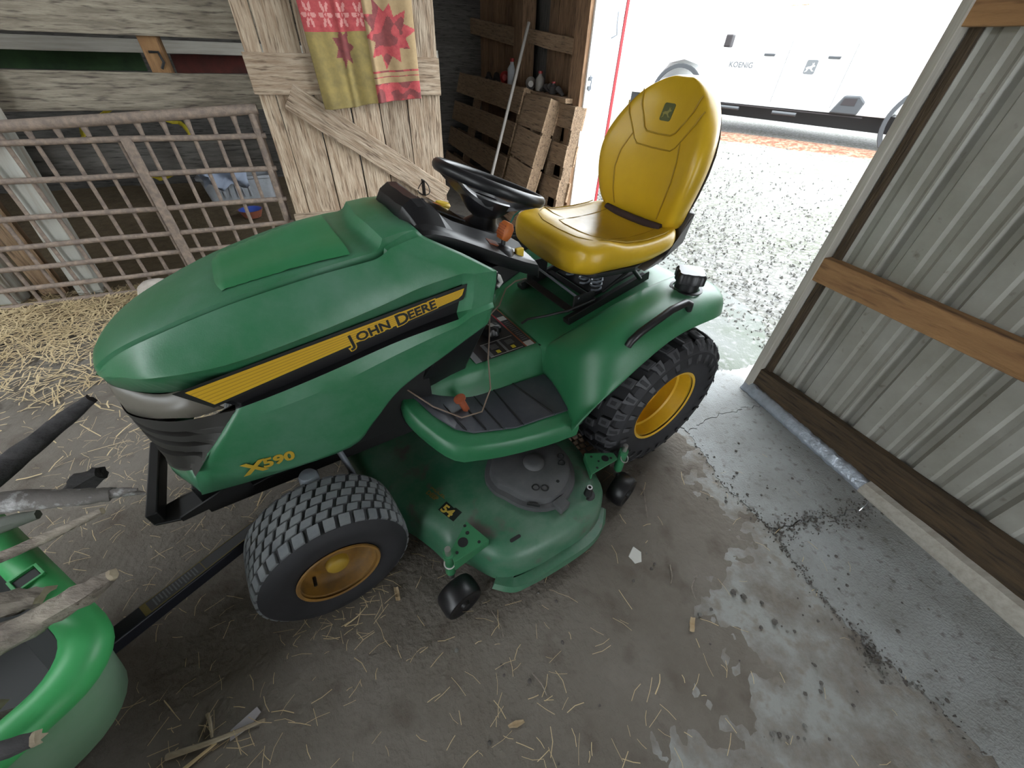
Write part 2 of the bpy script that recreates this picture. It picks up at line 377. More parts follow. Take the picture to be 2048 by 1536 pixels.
pts = [(random.gauss(-.75, .45), random.gauss(.75, .45)) for _ in range(420)] + [(random.gauss(-1.45, .4), random.gauss(1.15, .4)) for _ in range(700)] + [(random.gauss(.05, .25), random.gauss(.2, .09)) for _ in range(60)] + [(random.gauss(-.48, .07), random.gauss(.42, .06)) for _ in range(45)] + [(random.gauss(-.75, .1), random.gauss(.12, .08)) for _ in range(50)] + [(random.uniform(-.6, 1.3), random.uniform(0, 1.2)) for _ in range(130)]
straw('floor_chaff', 'thin bits of straw and chaff scattered over the dirt floor around the tractor', pts, .012, .07, .0008, dirt_z)
# ------------------------------------------------------------------ stall front and what is behind it (left)
AXH = (A1, Z3, -A2); AXV = (Z3, -A1, -A2)
wl = empty('wall_left'); tag(wl, kind='structure')
def hb(s0, s1, z0, z1, d, m, th=.028, name='board', parent=wl, jag=.004): return board(name, parent, S((s0 + s1) / 2, d, (z0 + z1) / 2), AXH, (s1 - s0, z1 - z0, th), m, jag)
hb(-1.6, 2.35, 1.372, 1.66, .20, WGREY); hb(-1.6, 2.3, 1.03, 1.21, .20, WGREY); hb(.56, 2.3, .675, .865, .20, WDARK); hb(-1.6, 2.3, 1.69, 1.95, .20, WGREY)
for s, w_, lean in ((.46, .13, .07), (-.02, .26, .06)):
    x = (A1 * lean + Z3).normalized(); y = (-A1 + Z3 * lean).normalized()
    board('post', wl, S(s + .0 + lean * 1.1, .10, 1.1), (x, y, -A2), (2.3, w_, .11), WPOST, .004)
board('post', wl, S(.235, .16, 1.1), (Z3, -A1, -A2), (2.3, .13, .05), WPAL, .004)
board('post', wl, S(1.386, .262, 1.30), AXV, (.62, .094, .08), WGIRT, .003)
g = G(); g.tube([S(1.366, .215, 1.30), S(1.411, .21, 1.30), S(1.418, .21, 1.255), S(1.396, .21, 1.225)], .007, 6); g.build('iron_hook', BLACKM, wl, smooth=50)
hb(-1.5, 3.4, 1.255, 1.335, 1.5, WTRIM, .05)
WGRN = mat('faded_green_board', (.03, .07, .025), .9, var=(.015, .03, .015), vs=5); WRED = mat('faded_red_board', (.10, .02, .015), .9, var=(.04, .015, .012), vs=5)
hb(-1.5, 1.0, 1.14, 1.25, 1.62, WGRN); hb(1.2, 2.1, 1.13, 1.25, 1.62, WRED)
for i in range(9): hb(-1.8, 6.2, .0 + i * .34, .342 + i * .34, 3.0, WDARK)
for i in range(9): board('board', wl, S(-1.75, 1.6, .17 + i * .34), (A2, Z3, A1), (2.9, .31, .03), WDARK, .004)

# plank door hung beside the gate
door = empty('door_1', frame(S(1.87, -.03, 0), A1, A2, Z3)); tag(door, kind='structure')
seams = [0, .095, .304, .513, .698, .885, 1.115]
for i, (a, b) in enumerate(zip(seams[:-1], seams[1:])):
    board('plank', door, S(1.87 + (a + b) / 2, -.03, 1.06 + random.uniform(-.02, .02)), AXV, (2.0, b - a - .007, .026 + .004 * (i % 2)), WDOOR, .003)
def dd(s, d, z): return S(1.87 + s, -.03 + d, z)
board('batten', door, dd(.552, -.027, 1.225), AXH, (1.13, .195, .026), WDOOR, .003)
board('batten', door, dd(.552, -.027, .36), AXH, (1.13, .17, .026), WDOOR, .003)
bx = (A1 * .865 - Z3 * .60).normalized(); by = (A1 * .60 + Z3 * .865).normalized()
board('brace', door, dd(.63, -.0275, .80), (bx, by, -A2), (1.13, .15, .027), WDOOR, .003)
g = G()
for s, z, q in ((.00, 1.245, -.04), (.126, 1.235, .03), (.046, 1.185, .015), (1.055, 1.262, .01), (.20, 1.265, .0)):
    g.tube([dd(s, -.038, z), dd(s, -.06, z - .005), dd(s + q, -.062, z - .035)], .0035, 6)
g.build('bent_nail', BLACKM, door, smooth=60)
TWINE = mat('blue_twine', (.08, .22, .24), .8)
g = G(); g.tube([dd(1.10, -.045, 1.62), dd(1.12, -.05, 1.50), dd(1.115, -.045, 1.36), dd(1.112, -.05, 1.1), dd(1.118, -.045, .8), dd(1.116, -.05, .5)], .0022, 5); g.build('twine', TWINE, door)

# garden flag on the door
fl = empty('hanging_flag', frame(dd(.325, -.055, 1.06), A1, A2, Z3))
tag(fl, 'faded cloth flag with a big red leaf hanging on the plank door', 'flag')
LEAFP = []
for i in range(20):
    a = 2 * PI * i / 20 + .1; r = (.165 if i % 2 == 0 else .105) * (1 + .12 * sin(3 * a + 1)); LEAFP.append((.475 + r * cos(a) * .95, .345 + r * sin(a)))
LF2 = [(.20 + (.085 if i % 2 == 0 else .045) * cos(2 * PI * i / 14) * .7, .29 + (.10 if i % 2 == 0 else .055) * sin(2 * PI * i / 14)) for i in range(14)]
def inside(p, poly):
    c = False; j = len(poly) - 1
    for i in range(len(poly)):
        (xi, yi), (xj, yj) = poly[i], poly[j]
        if (yi > p[1]) != (yj > p[1]) and p[0] < (xj - xi) * (p[1] - yi) / (yj - yi) + xi: c = not c
        j = i
    return c
FW, FH = .64, .72; nu, nv = 128, 144
def flagcol(j, i):
    u, v = (i + .5) / nu * FW, (j + .5) / nv * FH
    if v > .505: return 1
    if u < .345:
        if v > .36: 
            a, b = (u * 11) % 1 - .5, ((v - .36) * 7) % 1 - .5; r = math.hypot(a, b); t = math.atan2(b, a)
            if .12 < r < .42 * abs(cos(3 * t)) or r < .05: return 4
            return 0
        if inside((u, v), LF2): return 1
        return 2
    if inside((u, v), LEAFP): return 0 if noise.noise(V((u * 14, v * 14, 2))) > -.1 else 1
    if v < .10 or .128 < v < .137 or .155 < v < .165: return 1 if noise.noise(V((u * 20, v * 20, 2))) < 0 else 0
    if (.110 < v < .125): return 3
    return 3
rows = []
for j in range(nv + 1):
    v = FH * j / nv; r = []
    for i in range(nu + 1):
        u = FW * i / nu
        f = .012 * cos(u * 24 + .8 * sin(v * 4) + 1) + .005 * cos(u * 53 + 1 + v * 3) - .02 * math.exp(-((u - .20) / .018) ** 2) - .018 * math.exp(-((u - .36) / .016) ** 2)
        sag = .05 * max(0, .35 - u) * (1 - v / FH) + .01 * sin(u * 40) * (1 - v / FH) * .6
        r.append((u + .03 * (1 - v / FH) * (1 - u / FW), -.02 + f * (.5 + .5 * (1 - v / FH)) - .008, v + sag * -.2 + .055 * (u / FW) * (1 if u > .3 else u / .3) * (1 - v / FH)))
    rows.append(r)
g = G(); g.grid(rows, mf=flagcol); g.build('cloth', [FL_RED, FL_RED2, FL_YEL, FL_TAN, FL_PINK], fl, smooth=80, solid=.002)
g = G(); g.tube([(-.02, -.03, FH + .004), (FW + .02, -.03, FH + .004)], .006, 8); g.build('hanging_rod', BLACKM, fl, smooth=60)

# metal gate
gate = empty('livestock_gate', frame(G0, A1, A2, Z3))
tag(gate, 'rusty welded metal gate of thick rails and closely spaced upright bars', 'gate')
g = G(); g.tube([(-1.0, 0, .905), (.617, 0, .985), (1.2, 0, 1.016), (1.84, 0, 1.053)], .028, 12); g.build('top_pipe', RUSTY, gate, smooth=60)
for z in (.912, .728, .533, .375, .249, .121, .012):
    g = G(); r = .016 if z > .02 else .018; g.tube([(-1.0 + 2.84 * i / 8, 0, z + .003 * sin(i * 2.1 + z * 9)) for i in range(9)], r, 8); g.build('rail', RUSTY, gate, smooth=60)
for k in range(-12, 11):
    s = .583 + .1235 * k
    if s > 1.83: break
    zt = .955 + .0535 * s - .02
    g = G(); g.tube([(s, .014, .0), (s, .014, zt - .06), (s, .010, zt)], [.0115, .0115, .019], 8); g.build('bar', RUSTY, gate, smooth=60)
g = G(); g.box((1.118, -.022, .46), (.024, .004, .46)); g.box((1.139, -.008, .46), (.003, .016, .46)); g.build('flat_strap', RUSTY, gate, bevel=.002)
g = G(); g.tube([(1.80, .0, 0), (1.80, 0, 1.03)], .02, 8); g.build('end_post', RUSTY, gate, smooth=60)

# things lying in the stall
bk = empty('white_tub', M.Translation((-3.02, 4.47, 0)) @ M.Rotation(.43, 4, 'Z'))
tag(bk, 'long white plastic tub lying on the stall straw behind the gate', 'tub')
g = G()
def rrect(cx, cy, hx, hy, r, z, n=5):
    out = []
    for (sx, sy, a0) in ((1, 1, 0), (-1, 1, PI / 2), (-1, -1, PI), (1, -1, 3 * PI / 2)):
        for k in range(n + 1):
            a = a0 + PI / 2 * k / n; out.append((cx + sx * (hx - r) + r * cos(a), cy + sy * (hy - r) + r * sin(a), z))
    return out
g.loft([rrect(0, 0, .30, .15, .05, .03), rrect(0, 0, .33, .17, .06, .25), rrect(0, 0, .36, .19, .06, .26), rrect(0, 0, .36, .19, .06, .285), rrect(0, 0, .32, .16, .05, .285), rrect(0, 0, .29, .14, .05, .06)])
g.build('tub_body', BUCKET, bk, smooth=40)
for x in (-.15, -.09, -.03, .03, .09):
    g = G(); g.box((x, -.164, .15), (.008, .008, .06)); g.build('moulded_rib', BUCKET, bk, bevel=.002)
g = G(); g.lathe((-2.66, 3.93, .0), (0, 0, 1), [(.02, .05), (.025, .075), (.09, .105), (.095, .11), (.095, .10), (.04, .07), (.035, .0)], 24)
bowl = empty('feed_bowl', M.Identity(4)); tag(bowl, 'small round bowl, orange outside and blue inside, on the stall straw', 'bowl')
g.build('bowl_outside', ORNG, bowl, smooth=50)
g = G(); g.lathe((-2.66, 3.93, .0), (0, 0, 1), [(.096, .106), (.094, .098), (.046, .07), (.04, .0)], 24); g.build('bowl_inside', BLUE, bowl, smooth=50)
g = G()
c = S(1.02, .55, .80)
path = [c + A1 * (.30 * cos(t * .2)) + Z3 * (.20 * sin(t * .2) + .02 * sin(t)) + A2 * (.02 * (t % 5)) for t in range(60)]
g.tube(path, .011, 7); tag(g.build('yellow_hose', HOSE, None, smooth=60), 'yellow hose looped behind the metal gate', 'hose')
LB = mat('pale_blue_sheet', (.33, .38, .48), .7)
g = G(); rows = [[S(1.0 + .40 * i / 10, 1.75 + .05 * sin(i + j), .22 + .25 * j / 8 + .03 * sin(i * 1.3)) for i in range(11)] for j in range(9)]; g.grid(rows)
tag(g.build('plastic_sheet', LB, None, smooth=70, solid=.003), 'crumpled pale blue plastic sheet behind the metal gate', 'sheet')
g = G(); g.lathe((-2.40, 2.30, -.02), (0, 0, 1), [(0, .085), (.04, .115), (.09, .12), (.135, .10), (.16, .06), (.168, .0)], 20)
o = tag(g.build('pale_lump', LUMPW, None, smooth=80), 'whitish rounded lump at the foot of the gate behind the tractor bonnet', 'lump')
for v in o.data.vertices: v.co += V((noise.noise(v.co * 9), noise.noise(v.co * 9 + V((5, 0, 0))), 0)) * .02

# ------------------------------------------------------------------ outer wall left of the opening, with pallets
wb = empty('wall_back'); tag(wb, kind='structure')
AN = (A2, Z3, A1)
for i in range(30):
    s = .14 + i * .178
    if .78 < s < 1.08: continue
    board('siding_board', wb, N(s + .085, -.15, 1.6), (Z3, A2, -A1), (3.3, .17, .022), WSID, .003)
board('siding_board', wb, N(.93, -.19, 1.6), (Z3, A2, -A1), (3.3, .36, .02), WDARK, .003)  # dark board stands in for the shade of an open gap in the siding
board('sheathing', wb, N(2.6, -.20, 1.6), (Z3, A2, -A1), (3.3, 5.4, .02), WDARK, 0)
board('jamb_post', wb, N(0, -.07, 1.55), (Z3, A2, -A1), (3.1, .20, .17), WSID, .003)
board('post', wb, N(1.22, -.06, 1.55), (Z3, A2, -A1), (3.1, .21, .14), WSID, .004)
board('post', wb, N(3.6, -.06, 1.55), (Z3, A2, -A1), (3.1, .3, .14), WDARK, .004)
gx = (A2 + Z3 * .07).normalized(); gy = (Z3 - A2 * .07).normalized()
board('girt', wb, N(.55, -.03, 1.44), (gx, gy, A1), (.95, .105, .05), WPAL, .004)
board('girt', wb, N(2.45, -.03, 1.545), (gx, gy, A1), (2.3, .145, .05), WPAL, .004)
board('girt', wb, N(1.8, -.05, 1.95), (A2, Z3, A1), (4.0, .14, .05), WPAL, .004)
board('ledge_board', wb, N(1.75, .0, 1.06), (gx * 1, A1, -gy) if False else (A2, A1, Z3 * -1), (3.5, .18, .035), WPAL, .003)
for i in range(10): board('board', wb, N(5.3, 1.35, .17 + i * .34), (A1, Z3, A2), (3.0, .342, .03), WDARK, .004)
def pallet(name, label, s0, s1, q0, h, nslat, gap, seed, lean=.30, wdt=None):
    random.seed(seed); ux = A2; up = (Z3 * h + A1 * lean).normalized(); nn = ux.cross(up).normalized()
    if nn.dot(-A1) < 0: nn = -nn
    o = N((s0 + s1) / 2, q0 + lean, .01); e = empty(name, frame(o, ux, up, nn)); tag(e, label, 'pallet', 'pallets leaning on the outer wall')
    L = s1 - s0; H = math.hypot(h, lean)
    for k, x in enumerate((-L / 2 + .03, 0, L / 2 - .03)):
        g = G(); g.box((x, H / 2, 0), (.022, H / 2, .045)); g.build('stringer', WPAL, e, bevel=.003)
    sw = (H - gap * (nslat - 1)) / nslat
    for side in (.054, -.054):
        for k in range(nslat):
            y = (k + .5) * sw + k * gap; t = random.uniform(-.012, .012); e0 = random.uniform(-.01, .02)
            g = G(); g.prism([(-L / 2 - e0, y - sw / 2 - t, side - .009), (L / 2 + random.uniform(0, .02), y - sw / 2 + t, side - .009), (L / 2 + random.uniform(0, .02), y + sw / 2 + t, side - .009), (-L / 2 - e0, y + sw / 2 - t, side - .009)], (0, 0, .018)); g.build('slat', WPAL, e, bevel=.002)
    return e
pallet('pallet', 'far long pallet of wide slats leaning on the wall behind the grey pole', .68, 3.4, .10, 1.08, 4, .09, 3)
pallet('pallet', 'narrow front pallet leaning on the wall between the long pallet and the door post', .12, .63, .10, 1.04, 4, .015, 5)
pallet('pallet', 'rear pallet whose slat ends stick out beside the door post', -.13, .55, .0, 1.02, 4, .12, 9, .14)
random.seed(21)
g = G(); g.tube([N(.21, .81, .02), N(.80, .09, 1.56)], .015, 10)
tag(g.build('long_pole', POLEG, None, smooth=60), 'long grey pole leaning against the wall between two pallets', 'pole')
def bottle(name, label, m, s, q, r, h, cat='bottle', lay=False):
    e = empty(name, M.Translation(N(s, q, 1.08)) @ (M.Rotation(PI / 2, 4, 'X') if lay else M.Identity(4))); tag(e, label, cat)
    z0 = 0
    g = G(); g.lathe((0, r if lay else 0, 0), (0, 0, 1), [(0, 0), (0, r * .9), (.006, r), (h * .62, r), (h * .78, r * .45), (h * .88, r * .4)], 16); g.build('body', m, e, smooth=50)
    g = G(); g.lathe((0, r if lay else 0, 0), (0, 0, 1), [(h * .87, r * .5), (h, r * .5), (h, 0)], 12); g.build('cap', m if lay else REDB, e, smooth=50)
GLS = mat('dusty_grey_jar', (.22, .20, .18), .5); DSTF = mat('dark_scrap', (.035, .03, .028), .8)
bottle('red_can', 'round red can lying on the wall ledge left of the grey pole', REDB, 1.50, .02, .055, .12, 'can', True)
bottle('spray_bottle', 'pale spray bottle with red cap on the wall ledge by the grey pole', BUCKET, 1.30, .03, .045, .22)
bottle('glass_jar', 'dusty grey jar lying on the ledge right of the grey pole', GLS, .82, .03, .05, .16, 'jar', True)
bottle('plastic_bottle', 'dusty upright bottle in the middle of the right hand ledge', GLS, .64, .02, .04, .15)
bottle('tin_can', 'small dark tin on the ledge nearest the door post', DSTF, .34, .03, .035, .09, 'tin')
for i, (s, r_) in enumerate(((.50, .05), (.42, .06), (.26, .05), (1.75, .07), (2.0, .06))):
    g = G(); g.tube([N(s - .09, .02, 1.085), N(s - .03, .04, 1.10 + r_ * .5), N(s + .04, .01, 1.10 + r_ * .3), N(s + .1, .03, 1.085)], [.012, r_ * .5, r_ * .4, .01], 7)
    tag(g.build('scrap', DSTF, None, smooth=50), 'dark scrap on the wall ledge, ' + ('right behind the upright bottle', 'just left of the small dark tin', 'the one closest to the door post', 'second from the far end', 'the one at the far end')[i], 'scrap', 'scrap on the wall ledge')

# white leaf swung out at the left edge of the opening
d2 = empty('door_2', frame(N(-.12, 0, 0), -A1, A2, Z3)); tag(d2, kind='structure')
def LQ(q, s, z): return N(-.12 + s, -q, z)
g = G(); g.prism([LQ(.02, 0, .02), LQ(.285, 0, .02), LQ(.285, .04, .02), LQ(.02, .04, .02)], (0, 0, 2.5)); o = g.build('leaf_panel', WHITEP, None, bevel=.003); o.parent = d2; place(o, M.Identity(4))
g = G(); g.prism([LQ(.287, -.004, .02), LQ(.312, -.004, .02), LQ(.312, .044, .02), LQ(.287, .044, .02)], (0, 0, 2.5)); o = g.build('edge_trim', REDT, None); o.parent = d2; place(o, M.Identity(4))
g = G()
for z in (1.22, 1.16): g.box(LQ(.05, -.012, z), (.012, .012, .012))
g.tube([LQ(.05, -.01, 1.24), LQ(.05, -.03, 1.20), LQ(.05, -.01, 1.14)], .006, 6); g.tube([LQ(.22, -.01, 1.62), LQ(.21, -.03, 1.55), LQ(.23, -.02, 1.49), LQ(.19, -.01, 1.47)], .005, 6)
o = g.build('latch', GREYM, None, smooth=50); o.parent = d2; place(o, M.Identity(4))

# ------------------------------------------------------------------ outer wall right of the opening: ribbed tin on a timber frame
wr = empty('wall_right'); tag(wr, kind='structure')
prof = []; s = -.02; k = 0
while s > -4.2:
    prof += [(s, 0), (s - .05, 0), (s - .062, .008), (s - .082, .008), (s - .094, 0), (s - .132, 0), (s - .144, .008), (s - .164, .008), (s - .176, 0), (s - .182, 0), (s - .200, .032), (s - .222, .032), (s - .240, 0)]
    s -= .245
g = G(); g.grid([[P(a, .035 + b, z) for a, b in prof] for z in (.06, 1.0, 2.0, 3.0)]); g.build('ribbed_sheet', TIN, wr, solid=.0012)
px = (-B2 + Z3 * .062).normalized(); py = (Z3 + B2 * .062).normalized(); AXP = (px, py, -B1)
board('skirt_board', wr, P(-2.1, .012, .07 + .062 * 2.1), (px, py, -B1), (4.2, .15, .04), WSKIRT, .002)
qx = (-B2 + Z3 * .02).normalized(); qy = (Z3 + B2 * .02).normalized()
board('girt', wr, P(-2.1, .002, .713 + .02 * 2.1), (qx, qy, -B1), (4.15, .098, .05), WGIRT, .003)
board('girt', wr, P(-2.1, .002, 1.60), (-B2, Z3, -B1), (4.15, .21, .045), WGIRT, .003)
board('girt', wr, P(-2.1, .002, 2.4), (-B2, Z3, -B1), (4.15, .14, .045), WGIRT, .003)
board('edge_stile', wr, P(-.015, .010, 1.52), (Z3, B2, B1), (3.02, .036, .075), WTRIM, .002)
board('rib_shade_strip', wr, P(-.052, .024, 1.52), (Z3, B2, B1), (3.0, .034, .02), WSKIRT, .002)  # dark strip stands in for the shade beside the first rib
board('corner_trim', wr, P(.004, .06, 1.52), (Z3, B2, B1), (3.02, .012, .05), WTRIM, .001)
board('corner_trim', wr, P(.012, .10, 2.1), (Z3, B2, B1), (1.5, .02, .04), REDT, .001)
g = G(); rows = []
for i in range(41):
    s = .0 - .76 * i / 40; a = .008 * noise.noise(V((s * 30, 0, 0))); b = .010 * noise.noise(V((s * 40, 9, 0)))
    rows.append([P(s, .0, .050 + a), P(s, -.022, .046 + b), P(s, -.035 - b * .5, .012), P(s, -.042 + a, .0)])
g.grid(rows); g.build('bright_flashing', FLASH, wr, smooth=60, solid=.003)
g = G(); rows = []
for i in range(50):
    s = -.70 - 3.4 * i / 49; rise = .062 * -(s + .735) * .9
    n1, n2 = [.007 * noise.noise(V((s * 9, q, 0))) for q in (0, 9)]
    rows.append([P(s, -.012, .058 + rise * .9 + n1), P(s, -.040 + n2, .052 + rise * .85), P(s, -.052 + n1, .022 + rise * .4), P(s, -.045, -.004), P(s, .0, -.004)])
g.loft(rows); g.build('pale_bottom_rail', WTRIM, wr, smooth=50)

# roof and remaining shell
ce = empty('ceiling'); tag(ce, kind='structure')
WCEIL = wood('roof_boards', (.16, .12, .085), (.09, .065, .045), (.04, .03, .02))
for i in range(24):
    q = P(-5.2 + i * .75, -2.55, 3.03); board('roof_board', ce, q, (B1, B2, Z3), (5.5, .74, .03), WCEIL, 0)
for i in range(5): board('roof_board', ce, S(.6, .35 + i * .74, 2.95), (A1, A2, Z3), (5.6, .735, .03), WCEIL, 0)
board('header_beam', ce, P(1.4, .05, 2.90), (B2, Z3, B1), (3.2, .3, .12), WSID, 0)
wf = empty('wall_front'); tag(wf, kind='structure')
for i in range(9):
    for d0, d1 in ((-4.9, -.95), (-.35, .1)): board('board', wf, P(-3.4, (d0 + d1) / 2, .17 + i * .335), (B1, Z3, B2), (d1 - d0, .33, .03), WGREY, .004)  # unseen wall; the gap near its right end is added for fill light
ws = empty('wall_side'); tag(ws, kind='structure')
for i in range(9): board('board', ws, P(3.5, -6.4, .17 + i * .335), (B2, Z3, B1), (14, .33, .03), WGREY, .004)

g = G()
for i in range(9):
    for j in range(9):
        q = V((.3351, 1.5734, 0)) + V((cos(3.7416), sin(3.7416), 0)) * (-.05 + .036 * i + .016 * (j % 2)) + V((-sin(3.7416), cos(3.7416), 0)) * (.14 + .027 * j)
        z = dirt_z(q.x, q.y); g.box((q.x, q.y, z + .003), (.014 * random.uniform(.8, 1.1), .011, .005 * random.uniform(.6, 1.2)), M.Rotation(3.7416 + random.uniform(-.1, .1), 3, 'Z'))
g.build('tyre_print', mat('dry_tan_mud', (.25, .165, .105), .95, var=(.17, .11, .075), vs=20), floor, bevel=.003, kind='stuff')
# ------------------------------------------------------------------ parked truck
tk = empty('pickup_truck', frame(T(0, 0, 0), TD, TN, Z3)); tag(tk, 'white crew cab pickup truck parked on the gravel outside the opening', 'truck')
body = [(-2.35, .72), (-2.4, 1.05), (-2.3, 1.42), (-1.9, 1.50), (-.12, 1.56), (.72, 2.10), (1.0, 2.17), (2.0, 2.16), (2.32, 1.62), (2.36, 1.58), (4.25, 1.56), (4.3, .85), (3.95, .80), (3.88, 1.0), (3.7, 1.22), (3.4, 1.3), (3.1, 1.22), (2.92, 1.0), (2.86, .72), (-.30, .70), (-.34, 1.0), (-.5, 1.24), (-.8, 1.31), (-1.1, 1.24), (-1.28, 1.0), (-1.34, .72)]
g = G(); n = len(body)
ring0 = [(s, .10 if z > 1.62 else 0., z) for s, z in body]; ring1 = [(s, 1.75 if z > 1.62 else 1.9, z) for s, z in body]
g.loft([ring0, ring1]); g.build('body_shell', TRUCKW, tk, bevel=.02)
def tquad(name, pts, m, y=-.012, th=.012):
    g = G(); g.prism([(s, y + (.10 * max(0, min(1, (z - 1.58) / .1)) if z > 1.58 else 0), z) for s, z in pts], (0, th, 0)); return g.build(name, m, tk, bevel=.003)
tquad('front_window', [(.05, 1.62), (.98, 1.62), (1.02, 2.04), (.78, 2.04), (.62, 1.98)], TRUCKG); tquad('rear_window', [(1.10, 1.62), (1.80, 1.62), (1.78, 2.0), (1.22, 2.02)], TRUCKG)
SEATB = mat('truck_seat_brown', (.25, .08, .02), .7)
tquad('seat_back', [(1.12, 1.625), (1.72, 1.625), (1.72, 1.66), (1.14, 1.72)], SEATB, -.016); tquad('dash_clutter', [(.07, 1.63), (.25, 1.63), (.30, 1.78), (.14, 1.70)], TGREY, -.016)
g = G(); g.tube([(.10, .08, 1.60), (.3, .085, 1.76), (.62, .09, 1.99), (.8, .095, 2.06), (1.04, .095, 2.07)], .012, 6); g.build('window_seal', SEATB, tk, smooth=50)
g = G(); g.box((.02, -.12, 1.60), (.06, .08, .09)); g.build('wing_mirror', TDARK, tk, bevel=.02)
for s in (.75, 1.75):
    g = G(); g.box((s, -.02, 1.435), (.09, .02, .018)); g.build('door_handle', TGREY, tk, bevel=.008)
g = G()
for s in (1.04, 2.0): g.box((s, -.002, 1.2), (.004, .003, .42))
g.build('door_seam', TGREY, tk)
TLET = mat('truck_lettering', (.095, .10, .105), .5)
text('KOENIG', .115, 'door_lettering', TLET, tk, frame(T(.10, -.012, 1.24), TD, Z3, -TN), .003)
def deer(name, m, m2, parent, mw, sz):
    g = G(); g.prism([(x * sz, y * sz, 0) for x, y, z in rrect(0, 0, .5, .56, .16, 0)], (0, 0, .0015)); e = g.build(name, m, parent, mw=mw)
    pts = [(-.40, -.10), (-.22, .02), (-.02, .04), (.10, .14), (.06, .34), (.14, .20), (.20, .36), (.22, .18), (.36, .12), (.34, .06), (.22, .04), (.14, -.10), (.24, -.24), (.40, -.30), (.22, -.32), (.02, -.14), (-.16, -.14), (-.20, -.32), (-.40, -.42), (-.28, -.28), (-.30, -.14)]
    g = G(); g.prism([(x * sz, y * sz, .0015) for x, y in pts], (0, 0, .0012)); o = g.build('deer_mark', m2, e); return e
deer('door_emblem', TLET, TRUCKW, tk, frame(T(1.46, -.013, 1.30), TD, Z3, -TN), .17)
g = G(); g.prism([(2.02, -.06, .72), (2.42, -.06, .72), (2.46, -.06, .90), (2.36, -.06, .98), (2.14, -.06, .97)], (0, .10, 0)); g.build('side_step', TGREY, tk, bevel=.02)
g = G(); g.prism([(2.14, -.065, .84), (2.34, -.065, .84), (2.34, -.065, .94), (2.16, -.065, .93)], (0, .02, 0)); g.build('step_pocket', TDARK, tk)
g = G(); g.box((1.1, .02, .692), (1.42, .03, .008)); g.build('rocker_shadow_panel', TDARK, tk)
for s in (.35, 1.35):
    g = G(); g.tube([(s - .2, -.05, .64), (s + .2, -.05, .64)], .03, 8); g.build('running_board', TGREY, tk, smooth=50)
for s in (-.81, 3.38):
    g = G(); g.lathe((s, .03, .65), (0, 1, 0), [(.0, .22), (-.01, .30), (.02, .39), (.05, .40), (.22, .40), (.25, .36), (.25, .1)], 32); wv = g.build('wheel', TDARK, tk, smooth=40)
    g = G(); g.lathe((s, .03, .65), (0, 1, 0), [(.03, 0), (.03, .08), (.05, .12), (.02, .22)], 20); g.build('wheel_rim', TGREY, wv, smooth=40)
    g = G(); g.lathe((s, 0, 1.0 if False else .68), (0, 1, 0), [(.012, .50), (-.02, .50), (-.02, .56), (.012, .57)], 40); g.build('arch_trim', TGREY, tk, smooth=40)
g = G(); g.prism([(-2.2, .7, .45), (4.2, .7, .45), (4.2, .7, .70), (-2.2, .7, .70)], (0, .6, 0)); g.build('underbody', TGREY, tk)
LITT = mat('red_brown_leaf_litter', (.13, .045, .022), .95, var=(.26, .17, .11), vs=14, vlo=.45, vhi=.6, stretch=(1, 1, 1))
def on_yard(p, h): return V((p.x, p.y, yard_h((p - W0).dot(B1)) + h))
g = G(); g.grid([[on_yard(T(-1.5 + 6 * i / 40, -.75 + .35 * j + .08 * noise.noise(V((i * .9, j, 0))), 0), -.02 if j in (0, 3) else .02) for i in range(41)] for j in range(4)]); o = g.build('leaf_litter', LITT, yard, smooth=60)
# ------------------------------------------------------------------ lawn tractor (local frame: x forward, y to its left, z up, origin under the rear axle)
YAW = 3.7416
TR = frame((.3351, 1.5734, 0), (cos(YAW), sin(YAW), 0), (-sin(YAW), cos(YAW), 0), (0, 0, 1))
tr = empty('lawn_tractor', TR); tag(tr, 'green and yellow ride-on lawn tractor with a side deck parked in the barn opening', 'lawn tractor')
X, Y = V((1, 0, 0)), V((0, 1, 0))
# --- bonnet
R0 = [(1.583, 0, .812), (1.566, 0, .848), (1.52, 0, .886), (1.43, 0, .925), (1.28, 0, .970), (1.10, 0, 1.004), (1.0, 0, 1.018), (.952, 0, 1.026), (.932, 0, 1.054), (.885, 0, 1.062), (.845, 0, 1.064)]
R1 = [(1.574, .045, .812), (1.554, .082, .842), (1.505, .102, .877), (1.428, .124, .910), (1.277, .150, .957), (1.10, .170, .992), (.985, .173, 1.006), (.935, .168, 1.011), (.915, .162, 1.034), (.865, .157, 1.040), (.825, .155, 1.040)]
R3 = [(1.573, .049, .812), (1.547, .090, .840), (1.498, .115, .872), (1.424, .139, .903), (1.272, .166, .951), (1.10, .186, .986), (.98, .190, 1.003), (.94, .188, 1.012), (.905, .182, 1.022), (.86, .176, 1.030), (.816, .168, 1.034)]
R4 = [(1.573, .05, .810), (1.553, .095, .824), (1.507, .15, .846), (1.448, .208, .860), (1.318, .235, .861), (1.143, .240, .882), (.97, .240, .911), (.86, .240, .934), (.742, .240, .945), (.708, .240, .936), (.636, .235, .926)]
R5 = [(1.570, .05, .784), (1.546, .087, .786), (1.494, .138, .786), (1.415, .196, .804), (1.30, .212, .823), (1.12, .213, .846), (.96, .214, .868), (.85, .215, .884), (.738, .219, .903), (.712, .240, .900), (.640, .237, .892)]
def mid(a, b, t, dy=0, dz=0): return tuple(p + (q - p) * t + e for p, q, e in zip(a, b, (0, dy, dz)))
K = 4
rails = [R0, [mid(a, b, .5, 0, .003) for a, b in zip(R0, R1)], [mid(a, b, .93, 0, .0) for a, b in zip(R0, R1)], R1]
fade = [.6, .8, .9, 1.0, 1.1, 1.3, 1.6, 1.6, .9, .3, 0]
